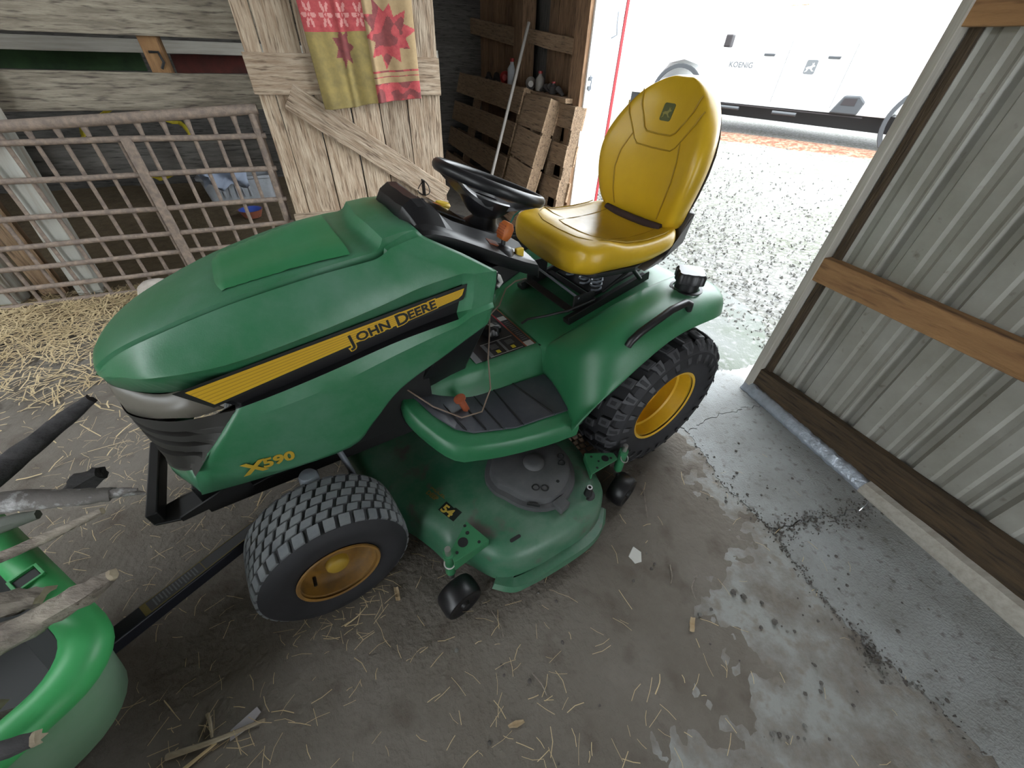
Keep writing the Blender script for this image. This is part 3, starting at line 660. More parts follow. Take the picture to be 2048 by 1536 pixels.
R1 = [(x, y, z + .006) for x, y, z in R1]; rails[1] = [mid(a, b, .5, 0, .003) for a, b in zip(R0, R1)]; rails[2] = [mid(a, b, .93, 0, .001) for a, b in zip(R0, R1)]; rails[3] = R1
gw_ = [.004, .0045, .0055, .0065, .008, .011, .015, .017]
R3 = [(x, R1[i][1] + gw_[i], R1[i][2] - .003 - .0012 * i) if i < 8 else (x, y, z) for i, ((x, y, z), f) in enumerate(zip(R3, fade))]
G1 = [(x, y + .001, z - .024 * f) for (x, y, z), f in zip(R1, fade)]; G2 = [(x, y - .0008, z - .019 * f) for (x, y, z), f in zip(R3, fade)]
rails += [G1, G2, R3, [mid(a, b, .07, .001, -.001) for a, b in zip(R3, R4)], [mid(a, b, .5, .004, .004) for a, b in zip(R3, R4)], [mid(a, b, .93, .002, .002) for a, b in zip(R3, R4)], R4, [mid(a, b, .12, -.001) for a, b in zip(R4, R5)], R5]
def sl(r): return smoothline(r[:-2], K)[:-1] + lin(r[-3:], K)
g = G(); g.grid([sl(r) for r in rails])
# side: stripe recess, dark gap, lower panel
R6 = [(1.385, .206, .770), (1.29, .215, .782), (1.12, .216, .810), (.96, .217, .836), (.85, .217, .855), (.742, .217, .874), (.714, .240, .868), (.645, .238, .868)]
R7i = [(1.345, .212, .735), (1.25, .214, .747), (1.12, .214, .767), (.96, .214, .794), (.85, .210, .807), (.755, .210, .815), (.722, .240, .832), (.650, .2385, .838)]
R7 = [(1.345, .228, .735), (1.25, .234, .747), (1.12, .236, .766), (.96, .236, .792), (.85, .236, .802), (.762, .236, .808), (.724, .240, .828), (.651, .2385, .834)]
R8 = [(1.514, .208, .488), (1.345, .226, .480), (1.142, .226, .468), (1.058, .228, .535), (.962, .229, .625), (.82, .231, .690), (.735, .233, .730), (.668, .235, .762)]
low = [R7, [mid(a, b, .13, .012) for a, b in zip(R7, R8)], [mid(a, b, .35, .006) for a, b in zip(R7, R8)], [mid(a, b, .7, .005) for a, b in zip(R7, R8)], [mid(a, b, .95, .001) for a, b in zip(R7, R8)], R8]
low[1][0] = (1.375, .234, .705); low[2][0] = (1.425, .232, .65); low[3][0] = (1.472, .222, .600); low[4][0] = (1.495, .208, .57)
g.grid([sl(R5[3:]), sl(R6)], mf=lambda i, j: 1 if j < 20 else 0); g.grid([sl(R6), sl(R7i), sl(R7)], mf=lambda i, j: 1 if j < 20 else 0)
g.grid([sl(r) for r in low])
# front lower lip wrapping round under the grille
LT = [(1.596, 0, .495), (1.583, .06, .500), (1.557, .11, .515), (1.526, .16, .545), (1.492, .202, .575)]; LB = [(1.597, 0, .450), (1.585, .06, .452), (1.560, .105, .456), (1.535, .155, .468), (1.512, .205, .486)]
lip = [LT, [mid(a, b, .5, .003) for a, b in zip(LT, LB)], LB]
g.grid(lip); g.mirror()
hood = g.build('bonnet', [GREEN, BLACK], tr, smooth=24, solid=.006, weld=True)
# recessed panel and rear scoop on the bonnet top
def topz(x, y):
    """height of bonnet top at x"""
    P_ = smoothline(R0, 8); q = min(P_, key=lambda p: abs(p[0] - x)); P2 = smoothline(R1, 8); r = min(P2, key=lambda p: abs(p[0] - x)); t = min(1, abs(y) / max(.02, r[1])); return q[2] + (r[2] + .006 - q[2]) * t + .003 * (1 - abs(2 * t - 1)) + .002
rows = []
for i in range(25):
    x = 1.285 - .29 * i / 24; rows.append([(x - .012 * (abs(j - 5) / 5) ** 4 * (1 if i == 0 else 0), (j - 5) / 5 * (.108 + .05 * i / 24), topz(x, (j - 5) / 5 * (.108 + .05 * i / 24)) + (.0005 if 0 < i else -.003) - (.004 if j in (0, 10) else 0)) for j in range(11)])
g = G(); g.grid(rows); g.build('bonnet_top_panel', mat('bonnet_panel_green', (.03, .205, .075), .3, var=(.06, .24, .115), vs=4), hood, smooth=40)
# headlights, grille
L0 = [(1.583, 0, .782), (1.571, .05, .783), (1.547, .087, .785), (1.496, .139, .786), (1.458, .172, .792), (1.412, .200, .803), (1.383, .212, .768)]
L1 = [(1.588, 0, .712), (1.572, .065, .713), (1.553, .105, .720), (1.512, .160, .733), (1.465, .200, .744), (1.42, .215, .738), (1.365, .219, .742)]
g = G(); g.grid([smoothline(L0, 3), smoothline([mid(a, b, .5, .004) for a, b in zip(L0, L1)], 3), smoothline(L1, 3)]); g.mirror(); hl = g.build('headlight_band', LENS, tr, smooth=50, solid=.004, weld=True)
rows = []
zs = [.735, .700, .699, .684, .683, .664, .663, .648, .647, .628, .627, .614, .613, .590, .578]
for i, z in enumerate(zs):
    k = -.026 if i in (2, 3, 6, 7, 10, 11) else 0
    xb = 1.345 + (.735 - z) * .93; dz = max(0, .64 - z) / .065
    f = [(1.588 + k, 0, min(z, .716) - .080 * dz), (1.575 + k, .065, min(z, .716) - .075 * dz), (1.555 + k, .11, min(z, .722) - .060 * dz), (1.520 + k * .8, .160, min(z, .735) - .03 * dz), (max(1.475, xb + .008) + k * .5, .196 + k * .4, z), (max(1.43, xb + .004), .214, z), (xb, .230, z)]
    rows.append(smoothline(f, 3))
rows.append(smoothline(LT + [(1.490, .206, .575), (1.488, .212, .574)], 3))
g = G(); g.grid(rows); g.mirror(); g.build('front_grille', DARKG, tr, smooth=18, weld=True)
# stripe + lettering
p0, p1 = V((1.408, .229, .819)), V((.737, .229, .896)); p2, p3 = V((.752, .229, .871)), V((1.374, .229, .768))
sx = (p1 - p0).normalized(); sz_ = Y; sy = sz_.cross(sx)
def st2(p): d = V(p) - p0; return (d.dot(sx), d.dot(sy))
LW = TR @ frame(p0, sx, sy, sz_)
def flat(name, pts, m, mw, th=.0012, parent=tr, mirror=None, z=0):
    g = G(); g.prism([(a, b, z) for a, b in pts], (0, 0, th)); return g.build(name, m, parent, mw=mw)
a, b, c, d = st2(p0), st2(p1), st2(p2), st2(p3)
flat('stripe_border', [(a[0] - .02, a[1] + .007), (b[0] + .012, b[1] + .010), (c[0] + .018, c[1] + .004), (c[0] + .01, c[1] - .009), (d[0] - .006, d[1] - .008)], DECAL, LW, .0010)
stripe = flat('yellow_stripe', [a, (b[0], b[1]), (c[0] + .008, c[1] + .006), (c[0] - .004, c[1]), d], STRIPE, LW, .0020)
SLINE = mat('stripe_fine_line', (.45, .26, .02), .5)
for k in range(1, 6):
    t = k / 6; q0 = (a[0] + (d[0] - a[0]) * t, a[1] + (d[1] - a[1]) * t); q1 = (b[0] - .004 + (c[0] - b[0]) * t, b[1] + (c[1] - b[1]) * t)
    flat('fine_line', [(q0[0], q0[1] - .0009), (q1[0], q1[1] - .0006), (q1[0], q1[1] + .0006), (q0[0], q0[1] + .0009)], SLINE, LW, .0003, stripe, z=.002)
# letters: large initials, small capitals
def stx(x): return (1.408 - x) / -sx.x
base_ang = math.atan2((c[1] - d[1]), (c[0] - d[0]))
LR = LW @ frame((0, 0, .0022), (cos(base_ang), sin(base_ang), 0), (-sin(base_ang), cos(base_ang), 0), (0, 0, 1))
def line_y(xx): return (d[1] + (c[1] - d[1]) * (xx - d[0]) / (c[0] - d[0]))
px0 = (1.408 - 1.062)
def letters(s, size, x, dy, k=1.1):
    mw = LW @ frame((x, line_y(x) + dy, .0024), (cos(base_ang), sin(base_ang), 0), (-sin(base_ang), cos(base_ang), 0), (0, 0, 1)); text(s, size, 'stripe_lettering', DECAL, stripe, mw, .0010, sx=k); text(s, size, 'lettering_outline', STRIPE, stripe, mw @ M.Translation((0, 0, -.0013)), .0042, sx=k)
letters('J', .046, px0, -.004); letters('OHN', .034, px0 + .019, .002, 1.15)
letters('D', .046, px0 + .124, -.003); letters('EERE', .034, px0 + .159, .002, 1.15)
MODEL = mat('model_number_gold', (.50, .33, .03), .45)
mb = TR @ frame((1.402, .2335, .523), V((-1, 0, -.10)).normalized(), V((-.10, .05, 1)).normalized(), (0.0, 1, 0))
text('X', .058, 'model_number', MODEL, hood, mb, .0022, sx=1.15); mb2 = TR @ frame((1.358, .2335, .525), V((-1, 0, -.10)).normalized(), V((-.10, .05, 1)).normalized(), (0., 1, 0))
text('590', .046, 'model_number', MODEL, hood, mb2, .0018, sx=1.1)
# --- dash
XS = [.850, .835, .81, .785, .755, .735, .70, .64, .58, .52, .47, .455]
ZC = [1.060, 1.085, 1.100, 1.098, 1.075, 1.050, 1.028, 1.002, .978, .954, .93, .905]
ZM = [1.052, 1.078, 1.094, 1.092, 1.072, 1.046, 1.022, .992, .962, .934, .91, .89]
ZR = [1.030, 1.036, 1.034, 1.026, 1.014, 1.005, .988, .958, .928, .90, .88, .865]
g = G(); rows = []
for x, zc, zm, zr in zip(XS, ZC, ZM, ZR):
    k = .93 if x < .47 else 1; xo = x - (.0 if x > .8 else .0)
    rows.append([(x, 0, zc), (x, .05 * k, zc - .002), (x - .004, .088 * k, (zc * .8 + zm * .2)), (x - .012, .112 * k, zm - .010 if x > .74 else zr + .024), (x - .02, .135 * k, zr + .014), (x - .025, .158 * k, zr + .005), (x - .028, .168 * k, zr - .004), (x - .03, .169 * k, zr - .042)])
g.grid(rows); g.mirror()
dash = g.build('dashboard', BLACK, tr, smooth=20, weld=True, solid=.006)
g = G(); g.loft([[(x0, -h, z), (x1, -h, z), (x1, h, z), (x0, h, z)] for z, x0, x1, h in ((.47, .70, .88, .118), (.56, .70, .87, .15), (.64, .683, .83, .180), (.70, .668, .78, .200), (.77, .640, .72, .212), (.86, .622, .70, .212), (.91, .612, .66, .212))]); g.build('dash_tower', BLACK, tr, bevel=.008)
g = G(); g.prism([(.50, -.155, .90), (.49, -.155, .86), (.62, -.155, .80), (.66, -.155, .90)], (0, .31, 0)); g.build('dash_rear_apron', BLACK, tr, bevel=.01)
# instrument hood, display, keys, levers
g = G(); g.prism([(.73, -.07, 1.053), (.73, .07, 1.053), (.64, .06, 1.008), (.64, -.06, 1.008)], (0, 0, .004)); g.build('display_glass', mat('display_glass', (.03, .032, .036), .1), dash)
g = G(); g.lathe((.70, -.125, .985), (-.35, 0, 1), [(0, .034), (.035, .030), (.045, .022), (.046, 0)], 20); g.build('ignition_collar', BLACK, dash, smooth=50)
g = G(); g.box((.685, -.125, 1.062), (.002, .010, .022)); g.tube([(.685 + .018 * cos(t * .5), -.125 + .01 * sin(t), 1.06 + .02 * sin(t * .5)) for t in range(13)], .0018, 5); g.build('ignition_key', BLACKM, dash, bevel=.001)
g = G(); g.lathe((.635, -.132, .955), (-.25, 0, 1), [(0, .012), (.03, .012), (.034, .020), (.05, .026), (.056, .022), (.057, 0)], 18); g.build('pull_knob', YKNOB, dash, smooth=50)
g = G(); g.lathe((.665, -.118, .98), (-.25, 0, 1), [(0, .013), (.02, .013), (.024, .022), (.034, .022), (.036, 0)], 18); g.build('choke_knob', ORANGE, dash, smooth=50)
g = G(); g.lathe((.555, .128, .925), (-.25, 0, 1), [(0, .040), (.014, .034), (.022, .02), (.023, 0)], 22); g.build('lever_boot', BLACK, dash, smooth=50)
g = G(); g.tube([(.552, .128, .935), (.545, .124, .965)], .007, 8); lv = g.build('lever_stem', BLACKM, dash, smooth=50)
g = G(); g.loft([rrect(0, 0, .012, .018, .008, -.025), rrect(0, 0, .016, .024, .010, -.01), rrect(0, 0, .016, .024, .010, .012), rrect(0, 0, .010, .016, .007, .026)]); lk = g.build('throttle_lever', ORANGE, dash, smooth=50, mw=TR @ frame((.54, .122, .985), V((.9, 0, .43)).normalized(), V((0, 1, 0)), V((-.43, 0, .9)).normalized()))
for k in range(5):
    g = G(); g.box((.0165, 0, -.014 + k * .007), (.002, .016, .0012)); g.build('grip_rib', RUSTO, lk)
g = G(); g.prism([(.60, .10, .968), (.60, .135, .960), (.565, .135, .945), (.565, .10, .952)], (0, 0, .004)); g.build('throttle_band', LABELO, dash)
g = G(); g.box((.497, .138, .915), (.014, .008, .016)); g.build('brake_lock_tab', YKNOB, dash, bevel=.004)
g = G(); g.prism([(.50, .155, .893), (.462, .10, .897), (.452, .10, .893), (.478, .165, .872)], (0, 0, .01)); g.build('dash_rear_lip', BLACK, dash, bevel=.003)
g = G(); g.tube([(.612, .172, .885), (.595, .178, .875), (.585, .175, .855), (.60, .178, .845)], .008, 8); g.build('bonnet_latch', LABELW, tr, smooth=50)
# --- steering
sn = V((-.342, 0, .940)); sc_ = V((.5205, 0, 1.086)); su = V((.940, 0, .342))
SW = frame(sc_, su, Y, sn)
sw = empty('steering_wheel', SW); sw.parent = tr
g = G(); g.tube([(.1606 * cos(2 * PI * i / 56), .1606 * sin(2 * PI * i / 56), 0) for i in range(56)], .0165, 12, closed=True); g.build('wheel_rim', BLACK, sw, smooth=60)
g = G(); g.lathe((0, 0, 0), (0, 0, 1), [(-.100, .028), (-.092, .044), (-.076, .064), (-.056, .082), (-.040, .086), (-.036, .080), (-.042, .05), (-.046, 0)], 28); g.build('hub', BLACK, sw, smooth=50)
for a0, wd in ((.2, .072), (2.5, .058), (-2.1, .058)):
    g = G(); rings = []
    for i in range(9):
        t = i / 8; r = .035 + .124 * t; z = -.045 + .045 * t ** 1.6; w_ = wd * (1.05 - .75 * sin(PI * min(1, t * .75)) * .7) * (1 - .15 * t); th = .012 - .003 * t
        c_, s_ = cos(a0), sin(a0); rings.append([(r * c_ - s_ * q, r * s_ + c_ * q, z + h + (-.006 * (q / w_) ** 2)) for q, h in ((-w_, -th), (-w_ * .5, -th * 1.3), (w_ * .5, -th * 1.3), (w_, -th), (w_, 0), (w_ * .5, th * .6), (-w_ * .5, th * .6), (-w_, 0))])
    g.loft(rings); g.build('spoke', BLACK, sw, smooth=60)
g = G(); g.lathe((.548, 0, .97), sn, [(-.02, .078), (.0, .06), (.015, .042), (.05, .032), (.075, .030)], 26); g.build('steering_column', BLACK, tr, smooth=50)
# --- tower label plate / tunnel between the footrests
g = G(); rows = []
for x, e, k in ((.93, .01, .50), (.88, -.01, .66), (.82, -.02, .80), (.76, -.01, .90), (.70, 0, .98), (.62, 0, 1), (.5, 0, 1), (.42, 0, 1), (.385, 0, 1)):
    u = .08 if x > .9 else .05 if x > .85 else .01 if x > .8 else 0
    rows.append([(x, 0, .545 + e), (x, .13 * k, .545 + e), (x, .155 * k, .541 + e), (x, .170 * k, .525 + e), (x, .180 * k, .485 + u * .6), (x, .190 * k, .445 + u), (x, .200 * k, .428 + u)])
g.grid(rows); g.mirror(); tun = g.build('centre_tunnel', GREEN2, tr, smooth=50, weld=True)
TL = frame((.0, 0, .5465), (-1, 0, 0), (0, -1, 0), (0, 0, 1)); TLW = TR @ TL
def lab(name, x0, x1, y0, y1, m, z=0, th=.0006, parent=None): return flat(name, [(-x0, -y0), (-x1, -y0), (-x1, -y1), (-x0, -y1)][::1], m, TLW, th, parent or tun, z=z)
lp = lab('control_label', .665, .405, .148, -.148, LABELK)
lab('label_strip', .665, .640, .148, -.148, LABELG, .0007, .0004, lp); lab('label_line', .452, .446, .148, -.148, LABELO, .0007, .0004, lp); lab('label_line', .409, .405, .148, -.148, LABELO, .0007, .0004, lp)
lab('label_pictogram', .446, .412, .148, .118, LABELW, .0009, .0004, lp); lab('label_pictogram', .446, .412, -.05, -.08, LABELW, .0009, .0004, lp); lab('label_line', .452, .445, -.0, -.1, LABELR, .001, .0004, lp)
lab('label_frame', .60, .46, .142, .140, LABELW, .0009, .0003, lp); lab('label_frame', .60, .46, .060, .058, LABELW, .0009, .0003, lp); lab('label_frame', .53, .52, .14, .06, LABELG, .0009, .0003, lp); lab('label_frame', .60, .585, .14, .06, LABELG, .0009, .0003, lp)
for k in range(5):
    for x in (.575, .505): lab('label_text_line', x, x - .032, .078 + k * .006, .0755 + k * .006, LABELG, .0009, .0003, lp)
for x in (.565, .50): lab('label_pictogram', x, x - .016, .132, .114, LABELY, .0009, .0003, lp)
for k in range(12): lab('label_text_line', .440 - .002 * (k % 3), .416, .105 - k * .0125, .102 - k * .0125, LABELG, .0009, .0003, lp)
g = G(); g.lathe((.525, .01, .5475), (0, 0, 1), [(0, .046), (.0006, .046), (.0006, .058), (0, .058)], 40); g.build('height_ring', LABELY, lp)
for k in range(9):
    a = -PI * .15 + k * PI * 1.3 / 8; g = G(); g.box((.525 + .052 * cos(a), .01 + .052 * sin(a), .5485), (.007, .0012, .0004), M.Rotation(a, 3, 'Z')); g.build('ring_tick', LABELK, lp)
g = G(); rings = []
for h, r in ((0, .030), (.012, .030), (.014, .040), (.030, .038), (.038, .032), (.040, .0)):
    rings.append([(.525 + (r * (1 + (.10 * cos(i / 36 * 2 * PI * 7) if .013 < h < .035 else 0))) * cos(i / 36 * 2 * PI), .01 + (r * (1 + (.10 * cos(i / 36 * 2 * PI * 7) if .013 < h < .035 else 0))) * sin(i / 36 * 2 * PI), .547 + h) for i in range(36)])
g.loft(rings, False); hk = g.build('height_knob', BLACK, tun, smooth=50)
flat('knob_icon', [(-.51, -.02), (-.53, -.02), (-.535, 0), (-.515, .004)], LABELW, TLW, .0006, hk, z=.041)
g = G(); g.lathe((.392, .158, .541), (0, 0, 1), [(0, .006), (.002, .006), (.002, 0)], 12); g.build('bolt_hole', BLACKM, tun)
# --- footrests
def foot(sg):
    out = [(.385, .205, .43), (.42, .435, .425), (.47, .452, .42), (.60, .432, .42), (.76, .392, .425), (.85, .345, .435), (.905, .255, .465), (.94, .165, .505), (.93, .10, .515)]
    inn = [(.385, .195, .43), (.50, .190, .43), (.655, .178, .43), (.74, .15, .435), (.86, .10, .49)]
    O = smoothline(out, 3); g = G(); rows = []
    I = []
    for i in range(len(O)):
        t = i / (len(O) - 1) * (len(inn) - 1); I.append(interp(inn, t))
    rows = [I, [mid(a, b, .5) for a, b in zip(I, O)], O]
    rows.append([(x + (.006 if x > .8 else 0), y + .008, z - .008) for x, y, z in O]); rows.append([(x + (.016 if x > .8 else 0), y + .014, z - .035) for x, y, z in O]); rows.append([(x + (.014 if x > .8 else 0), y + .010, z - .075) for x, y, z in O]); rows.append([(x, y - .01, z - .078) for x, y, z in O])
    g.grid([[(x, sg * y, z) for x, y, z in r] for r in rows]); f = g.build('footrest', GREEN2, tr, smooth=50)
    m_ = [(.402, .215, .434), (.402, .392, .432), (.44, .413, .430), (.647, .386, .430), (.781, .338, .434), (.83, .298, .440), (.872, .228, .462), (.905, .145, .498), (.875, .105, .492), (.72, .165, .438), (.655, .190, .434), (.541, .20, .434)]
    mo = lin([(.402, .385, .433), (.44, .413, .430), (.647, .388, .430), (.781, .340, .435), (.83, .300, .443), (.872, .230, .466), (.908, .145, .502)], 2); mi_ = lin([(.402, .212, .434), (.47, .206, .434), (.56, .200, .434), (.66, .188, .434), (.72, .168, .438), (.80, .135, .462), (.875, .105, .494)], 2)
    g = G(); g.loft([[(a[0], sg * a[1], a[2] - .004), (a[0], sg * a[1], a[2] + .004), (b[0], sg * b[1], b[2] + .004), (b[0], sg * b[1], b[2] - .004)] for a, b in zip(mo, mi_)]); mtt = g.build('rubber_mat', MATTE, f, bevel=.002)
    for (a, b) in (((.54, .20), (.50, .405)), ((.62, .195), (.62, .39)), ((.70, .18), (.69, .37)), ((.76, .16), (.74, .352)), ((.83, .14), (.80, .32))):
        z0 = .4385 + max(0, a[0] - .72) * .25; z1 = .4365 + max(0, b[0] - .72) * .08
        g = G(); g.tube([(a[0], sg * a[1], z0), ((a[0] + b[0]) / 2, sg * (a[1] + b[1]) / 2, (z0 + z1) / 2), (b[0], sg * b[1], z1)], .0035, 6); g.build('mat_groove', BLACKM, mtt, smooth=60)
        g = G(); g.box((b[0] - .004, sg * (b[1] - .003), z1 + .001), (.004, .010, .004)); g.build('mat_edge_notch', LABELG if False else MATTE, mtt)
    return f
foot(1); foot(-1)
g = G(); g.tube([(.752, .236, .43), (.772, .230, .492)], .0125, 12); pg = g.build('brake_pedal_stem', RUSTO, tr, smooth=50)
g = G(); g.lathe((.772, .230, .490), V((.02, -.006, .06)), [(0, .012), (.004, .021), (.010, .021), (.011, 0)], 18); g.build('stem_head', RUSTO, pg, smooth=40)
# --- fenders and seat pan
FR = [[(.395, .200, .43), (.405, .27, .43), (.425, .35, .43), (.445, .415, .425), (.470, .470, .405), (.488, .492, .425)],
      [(.390, .200, .50), (.400, .28, .505), (.415, .36, .505), (.425, .42, .495), (.425, .475, .485), (.43, .498, .49)],
      [(.383, .205, .560), (.390, .28, .573), (.392, .36, .585), (.385, .43, .57), (.36, .485, .555), (.34, .502, .545)],
      [(.340, .226, .602), (.345, .30, .632), (.345, .38, .655), (.325, .445, .635), (.285, .492, .60), (.262, .503, .595)],
      [(.27, .248, .648), (.265, .32, .690), (.262, .40, .708), (.235, .46, .685), (.185, .498, .655), (.175, .504, .645)],
      [(.165, .264, .695), (.162, .34, .732), (.155, .41, .738), (.13, .468, .715), (.10, .500, .688), (.095, .505, .678)],
      [(.03, .272, .728), (.03, .35, .758), (.02, .42, .755), (.01, .472, .730), (.0, .500, .700), (.0, .505, .690)],
      [(-.11, .272, .742), (-.11, .35, .760), (-.115, .42, .752), (-.12, .465, .725), (-.125, .490, .690), (-.125, .496, .680)],
      [(-.215, .27, .738), (-.22, .35, .748), (-.228, .41, .735), (-.236, .445, .705), (-.24, .460, .660), (-.238, .462, .645)],
      [(-.262, .265, .715), (-.272, .34, .722), (-.278, .395, .708), (-.280, .425, .68), (-.275, .438, .635), (-.27, .44, .62)],
      [(-.285, .26, .65), (-.295, .33, .65), (-.298, .385, .645), (-.298, .41, .63), (-.29, .42, .61), (-.285, .42, .605)]]
PANZ = [.43, .50, .548, .585, .610, .640, .672, .700, .712, .70, .64]
PANX = [.40, .398, .392, .345, .27, .16, .02, -.12, -.22, -.262, -.285]
def dens(rows, k=3):
    A = [smoothline(r, k) for r in rows]; cols = list(zip(*A)); B = [smoothline(list(c), k) for c in cols]; return [list(r) for r in zip(*B)]
g = G(); rows = []
for r, pz, pxx in zip(FR, PANZ, PANX):
    d_ = r[0][2] - pz
    rows.append([(pxx, 0, pz), (pxx, .14, pz), (pxx * .6 + r[0][0] * .4, r[0][1] - .035, pz + d_ * .15), (r[0][0], r[0][1] - .014, pz + d_ * .45), (r[0][0], r[0][1], r[0][2] + (.004 if pz > .54 else 0)), *r[1:]])
g.grid(dens(rows)); g.mirror(); fen = g.build('fender_body', GREEN2, tr, smooth=55, weld=True, solid=.006)
g = G(); g.tube([(.262, .452, .672), (.255, .455, .690), (.225, .458, .715), (.10, .462, .765), (.03, .462, .772), (.005, .462, .760), (.0, .462, .735)], [.013, .013, .013, .013, .013, .013, .012], 12); g.build('grab_handle', BLACK, fen, smooth=60)
g = G(); g.lathe((-.085, .375, .757), (0, 0, 1), [(0, .058), (.004, .058), (.006, .048)], 28); g.build('filler_recess', BLACKM, fen, smooth=50)
g = G(); rings = []
for h, r, lob in ((0, .042, 0), (.03, .042, 0), (.034, .050, 1), (.062, .050, 1), (.070, .044, 1), (.071, .0, 0)):
    rings.append([((-.085 + (r * (1 + lob * .22 * max(0, cos(i / 48 * 2 * PI * 4)))) * cos(i / 48 * 2 * PI)), .375 + (r * (1 + lob * .22 * max(0, cos(i / 48 * 2 * PI * 4)))) * sin(i / 48 * 2 * PI), .757 + h) for i in range(48)])
g.loft(rings, False); g.build('fuel_cap', BLACK, fen, smooth=45)
# console with cup holder on the far fender
g = G(); g.loft([rrect(.19, -.335, .085, .05, .03, .70), rrect(.19, -.335, .085, .05, .03, .775), rrect(.185, -.335, .075, .042, .025, .785)]); con = g.build('side_console', BLACK, fen, smooth=45)
g = G(); g.lathe((.20, -.33, .786), (0, 0, 1), [(0, .040), (.004, .040), (.004, .034), (-.0, .030)], 24); g.build('cup_holder_ring', BLACKM, con, smooth=40)
g = G(); g.tube([(.14, -.34, .775), (.12, -.345, .84), (.09, -.35, .885)], [.022, .018, .02], 10); g.build('lift_lever', BLACK, fen, smooth=60)
GRNTW = mat('green_twine', (.03, .16, .12), .8)
g = G(); g.tube([(.30, -.25, .735), (.27, -.30, .745), (.25, -.33, .79), (.19, -.36, .84), (.10, -.35, .90)], .004, 6); tw = g.build('twine_tie', GRNTW, fen, smooth=50)
# --- seat
HW = dict(zip((-.19, -.165, -.10, 0, .10, .18, .235, .28, .305), (.180, .220, .243, .250, .250, .247, .240, .215, .17)))
def hw(x): return HW[x]
CX = [-.19, -.165, -.10, 0, .10, .18, .235, .28, .305]; CZ = [.885, .885, .876, .872, .880, .900, .904, .898, .868]
rings = []
for x, z in zip(CX, CZ):
    W_ = hw(x); r = []; end = x > .29
    bz = .792 if x > -.1 else .815
    for t in (-1, -.985, -.93, -.82, -.62, -.35, 0, .35, .62, .82, .93, .985, 1):
        b_ = .030 * max(0, (abs(t) - .45) / .5) ** 1.5 if x < .2 else .015 * abs(t) ** 2
        zz = z + min(b_, .030) - (.030 if abs(t) > .97 else .008 if abs(t) > .9 else 0) - (.035 if abs(t) == 1 else 0)
        r.append((x, t * W_, zz))
    for t in (.9, .5, 0, -.5, -.9): r.append((x - (.02 if x > .25 else 0), t * W_, bz + (.012 if abs(t) == .9 else 0)))
    rings.append(r)
rings = list(zip(*[smoothline(list(c), 3) for c in zip(*rings)]))
seat = empty('seat', M.Identity(4)); seat.parent = tr
g = G(); g.loft([list(r) for r in rings]); g.build('seat_cushion', SEATY, seat, smooth=70, sub=1)
# backrest: half width by height, front surface x by height, bolster depth
BZ = [.885, .92, .96, 1.02, 1.09, 1.15, 1.20, 1.25, 1.295, 1.325, 1.342]
BWd = [.185, .205, .217, .233, .242, .237, .220, .190, .148, .100, .05]
BX = [-.172, -.165, -.163, -.165, -.172, -.184, -.198, -.213, -.228, -.242, -.255]
BB = [.01, .025, .035, .045, .05, .048, .04, .03, .02, .01, .005]
rings = []
for z, W_, x, b_ in zip(BZ, BWd, BX, BB):
    r = []
    for t in (-1, -.97, -.88, -.72, -.5, -.25, 0, .25, .5, .72, .88, .97, 1):
        a_ = abs(t); rr = b_ * max(0, (a_ - .35) / .5) ** 1.3 if a_ < .86 else b_ * 1.02
        r.append((x + min(rr, b_) - (.014 if a_ > .95 else 0) - (.035 if a_ == 1 else 0), t * W_, z))
    for t in (.93, .6, .2, -.2, -.6, -.93): r.append((x - .072 + .0 * a_, t * W_, z))
    rings.append(r)
top = [(x - .03 if i < 13 else x + .02, y * .3, z + .004) for i, (x, y, z) in enumerate(rings[-1])]
rings.append(top)
rings = list(zip(*[smoothline(list(c), 3) for c in zip(*rings)]))
g = G(); g.loft([list(r) for r in rings]); g.build('backrest', SEATY, seat, smooth=70, sub=1)
rings = []
for z, W_, x in zip(BZ, BWd, BX):
    r = [];
    for t in (-1, -.9, -.5, 0, .5, .9, 1): r.append((x - .060 - (0 if abs(t) == 1 else .022 if abs(t) == .9 else .035), t * W_ * .93, z - .008))
    for t in (.9, 0, -.9): r.append((x - .055, t * W_ * .96, z - .004))
    rings.append(r)
g = G(); g.loft(rings); g.build('seat_shell', mat('seat_shell_dark', (.045, .035, .035), .6), seat, smooth=60)
g = G(); g.prism([(-.20, -.17, .805), (-.20, .17, .805), (.02, .215, .800), (.20, .19, .800), (.25, .10, .800), (.25, -.10, .800), (.20, -.19, .800), (.02, -.215, .800)], (0, 0, -.022)); g.build('seat_base', BLACKM, seat, bevel=.006)
g = G(); g.prism([(-.20, .165, .83), (-.21, .165, .89), (-.24, .165, .95), (-.255, .165, .95), (-.235, .165, .84), (-.1, .19, .80), (.02, .215, .795)], (0, .045, 0)); g.build('side_bracket', mat('seat_bracket_grey', (.08, .075, .075), .5), seat, bevel=.006)
g = G(); g.tube([(-.150, .150, .893), (-.146, .075, .889), (-.145, 0, .888), (-.146, -.075, .889), (-.150, -.150, .893)], [.013, .015, .015, .015, .013], 10); g.build('lumbar_gap', mat('seat_gap_brown', (.035, .018, .016), .8), seat, smooth=60)
def backx(y, z):
    i = 0
    while i < len(BZ) - 2 and BZ[i + 1] < z: i += 1
    t = (z - BZ[i]) / (BZ[i + 1] - BZ[i]); W_ = BWd[i] + (BWd[i + 1] - BWd[i]) * t; x = BX[i] + (BX[i + 1] - BX[i]) * t; b_ = BB[i] + (BB[i + 1] - BB[i]) * t
    a_ = min(.86, abs(y) / W_); return x + min(b_, b_ * max(0, (a_ - .35) / .5) ** 1.3)
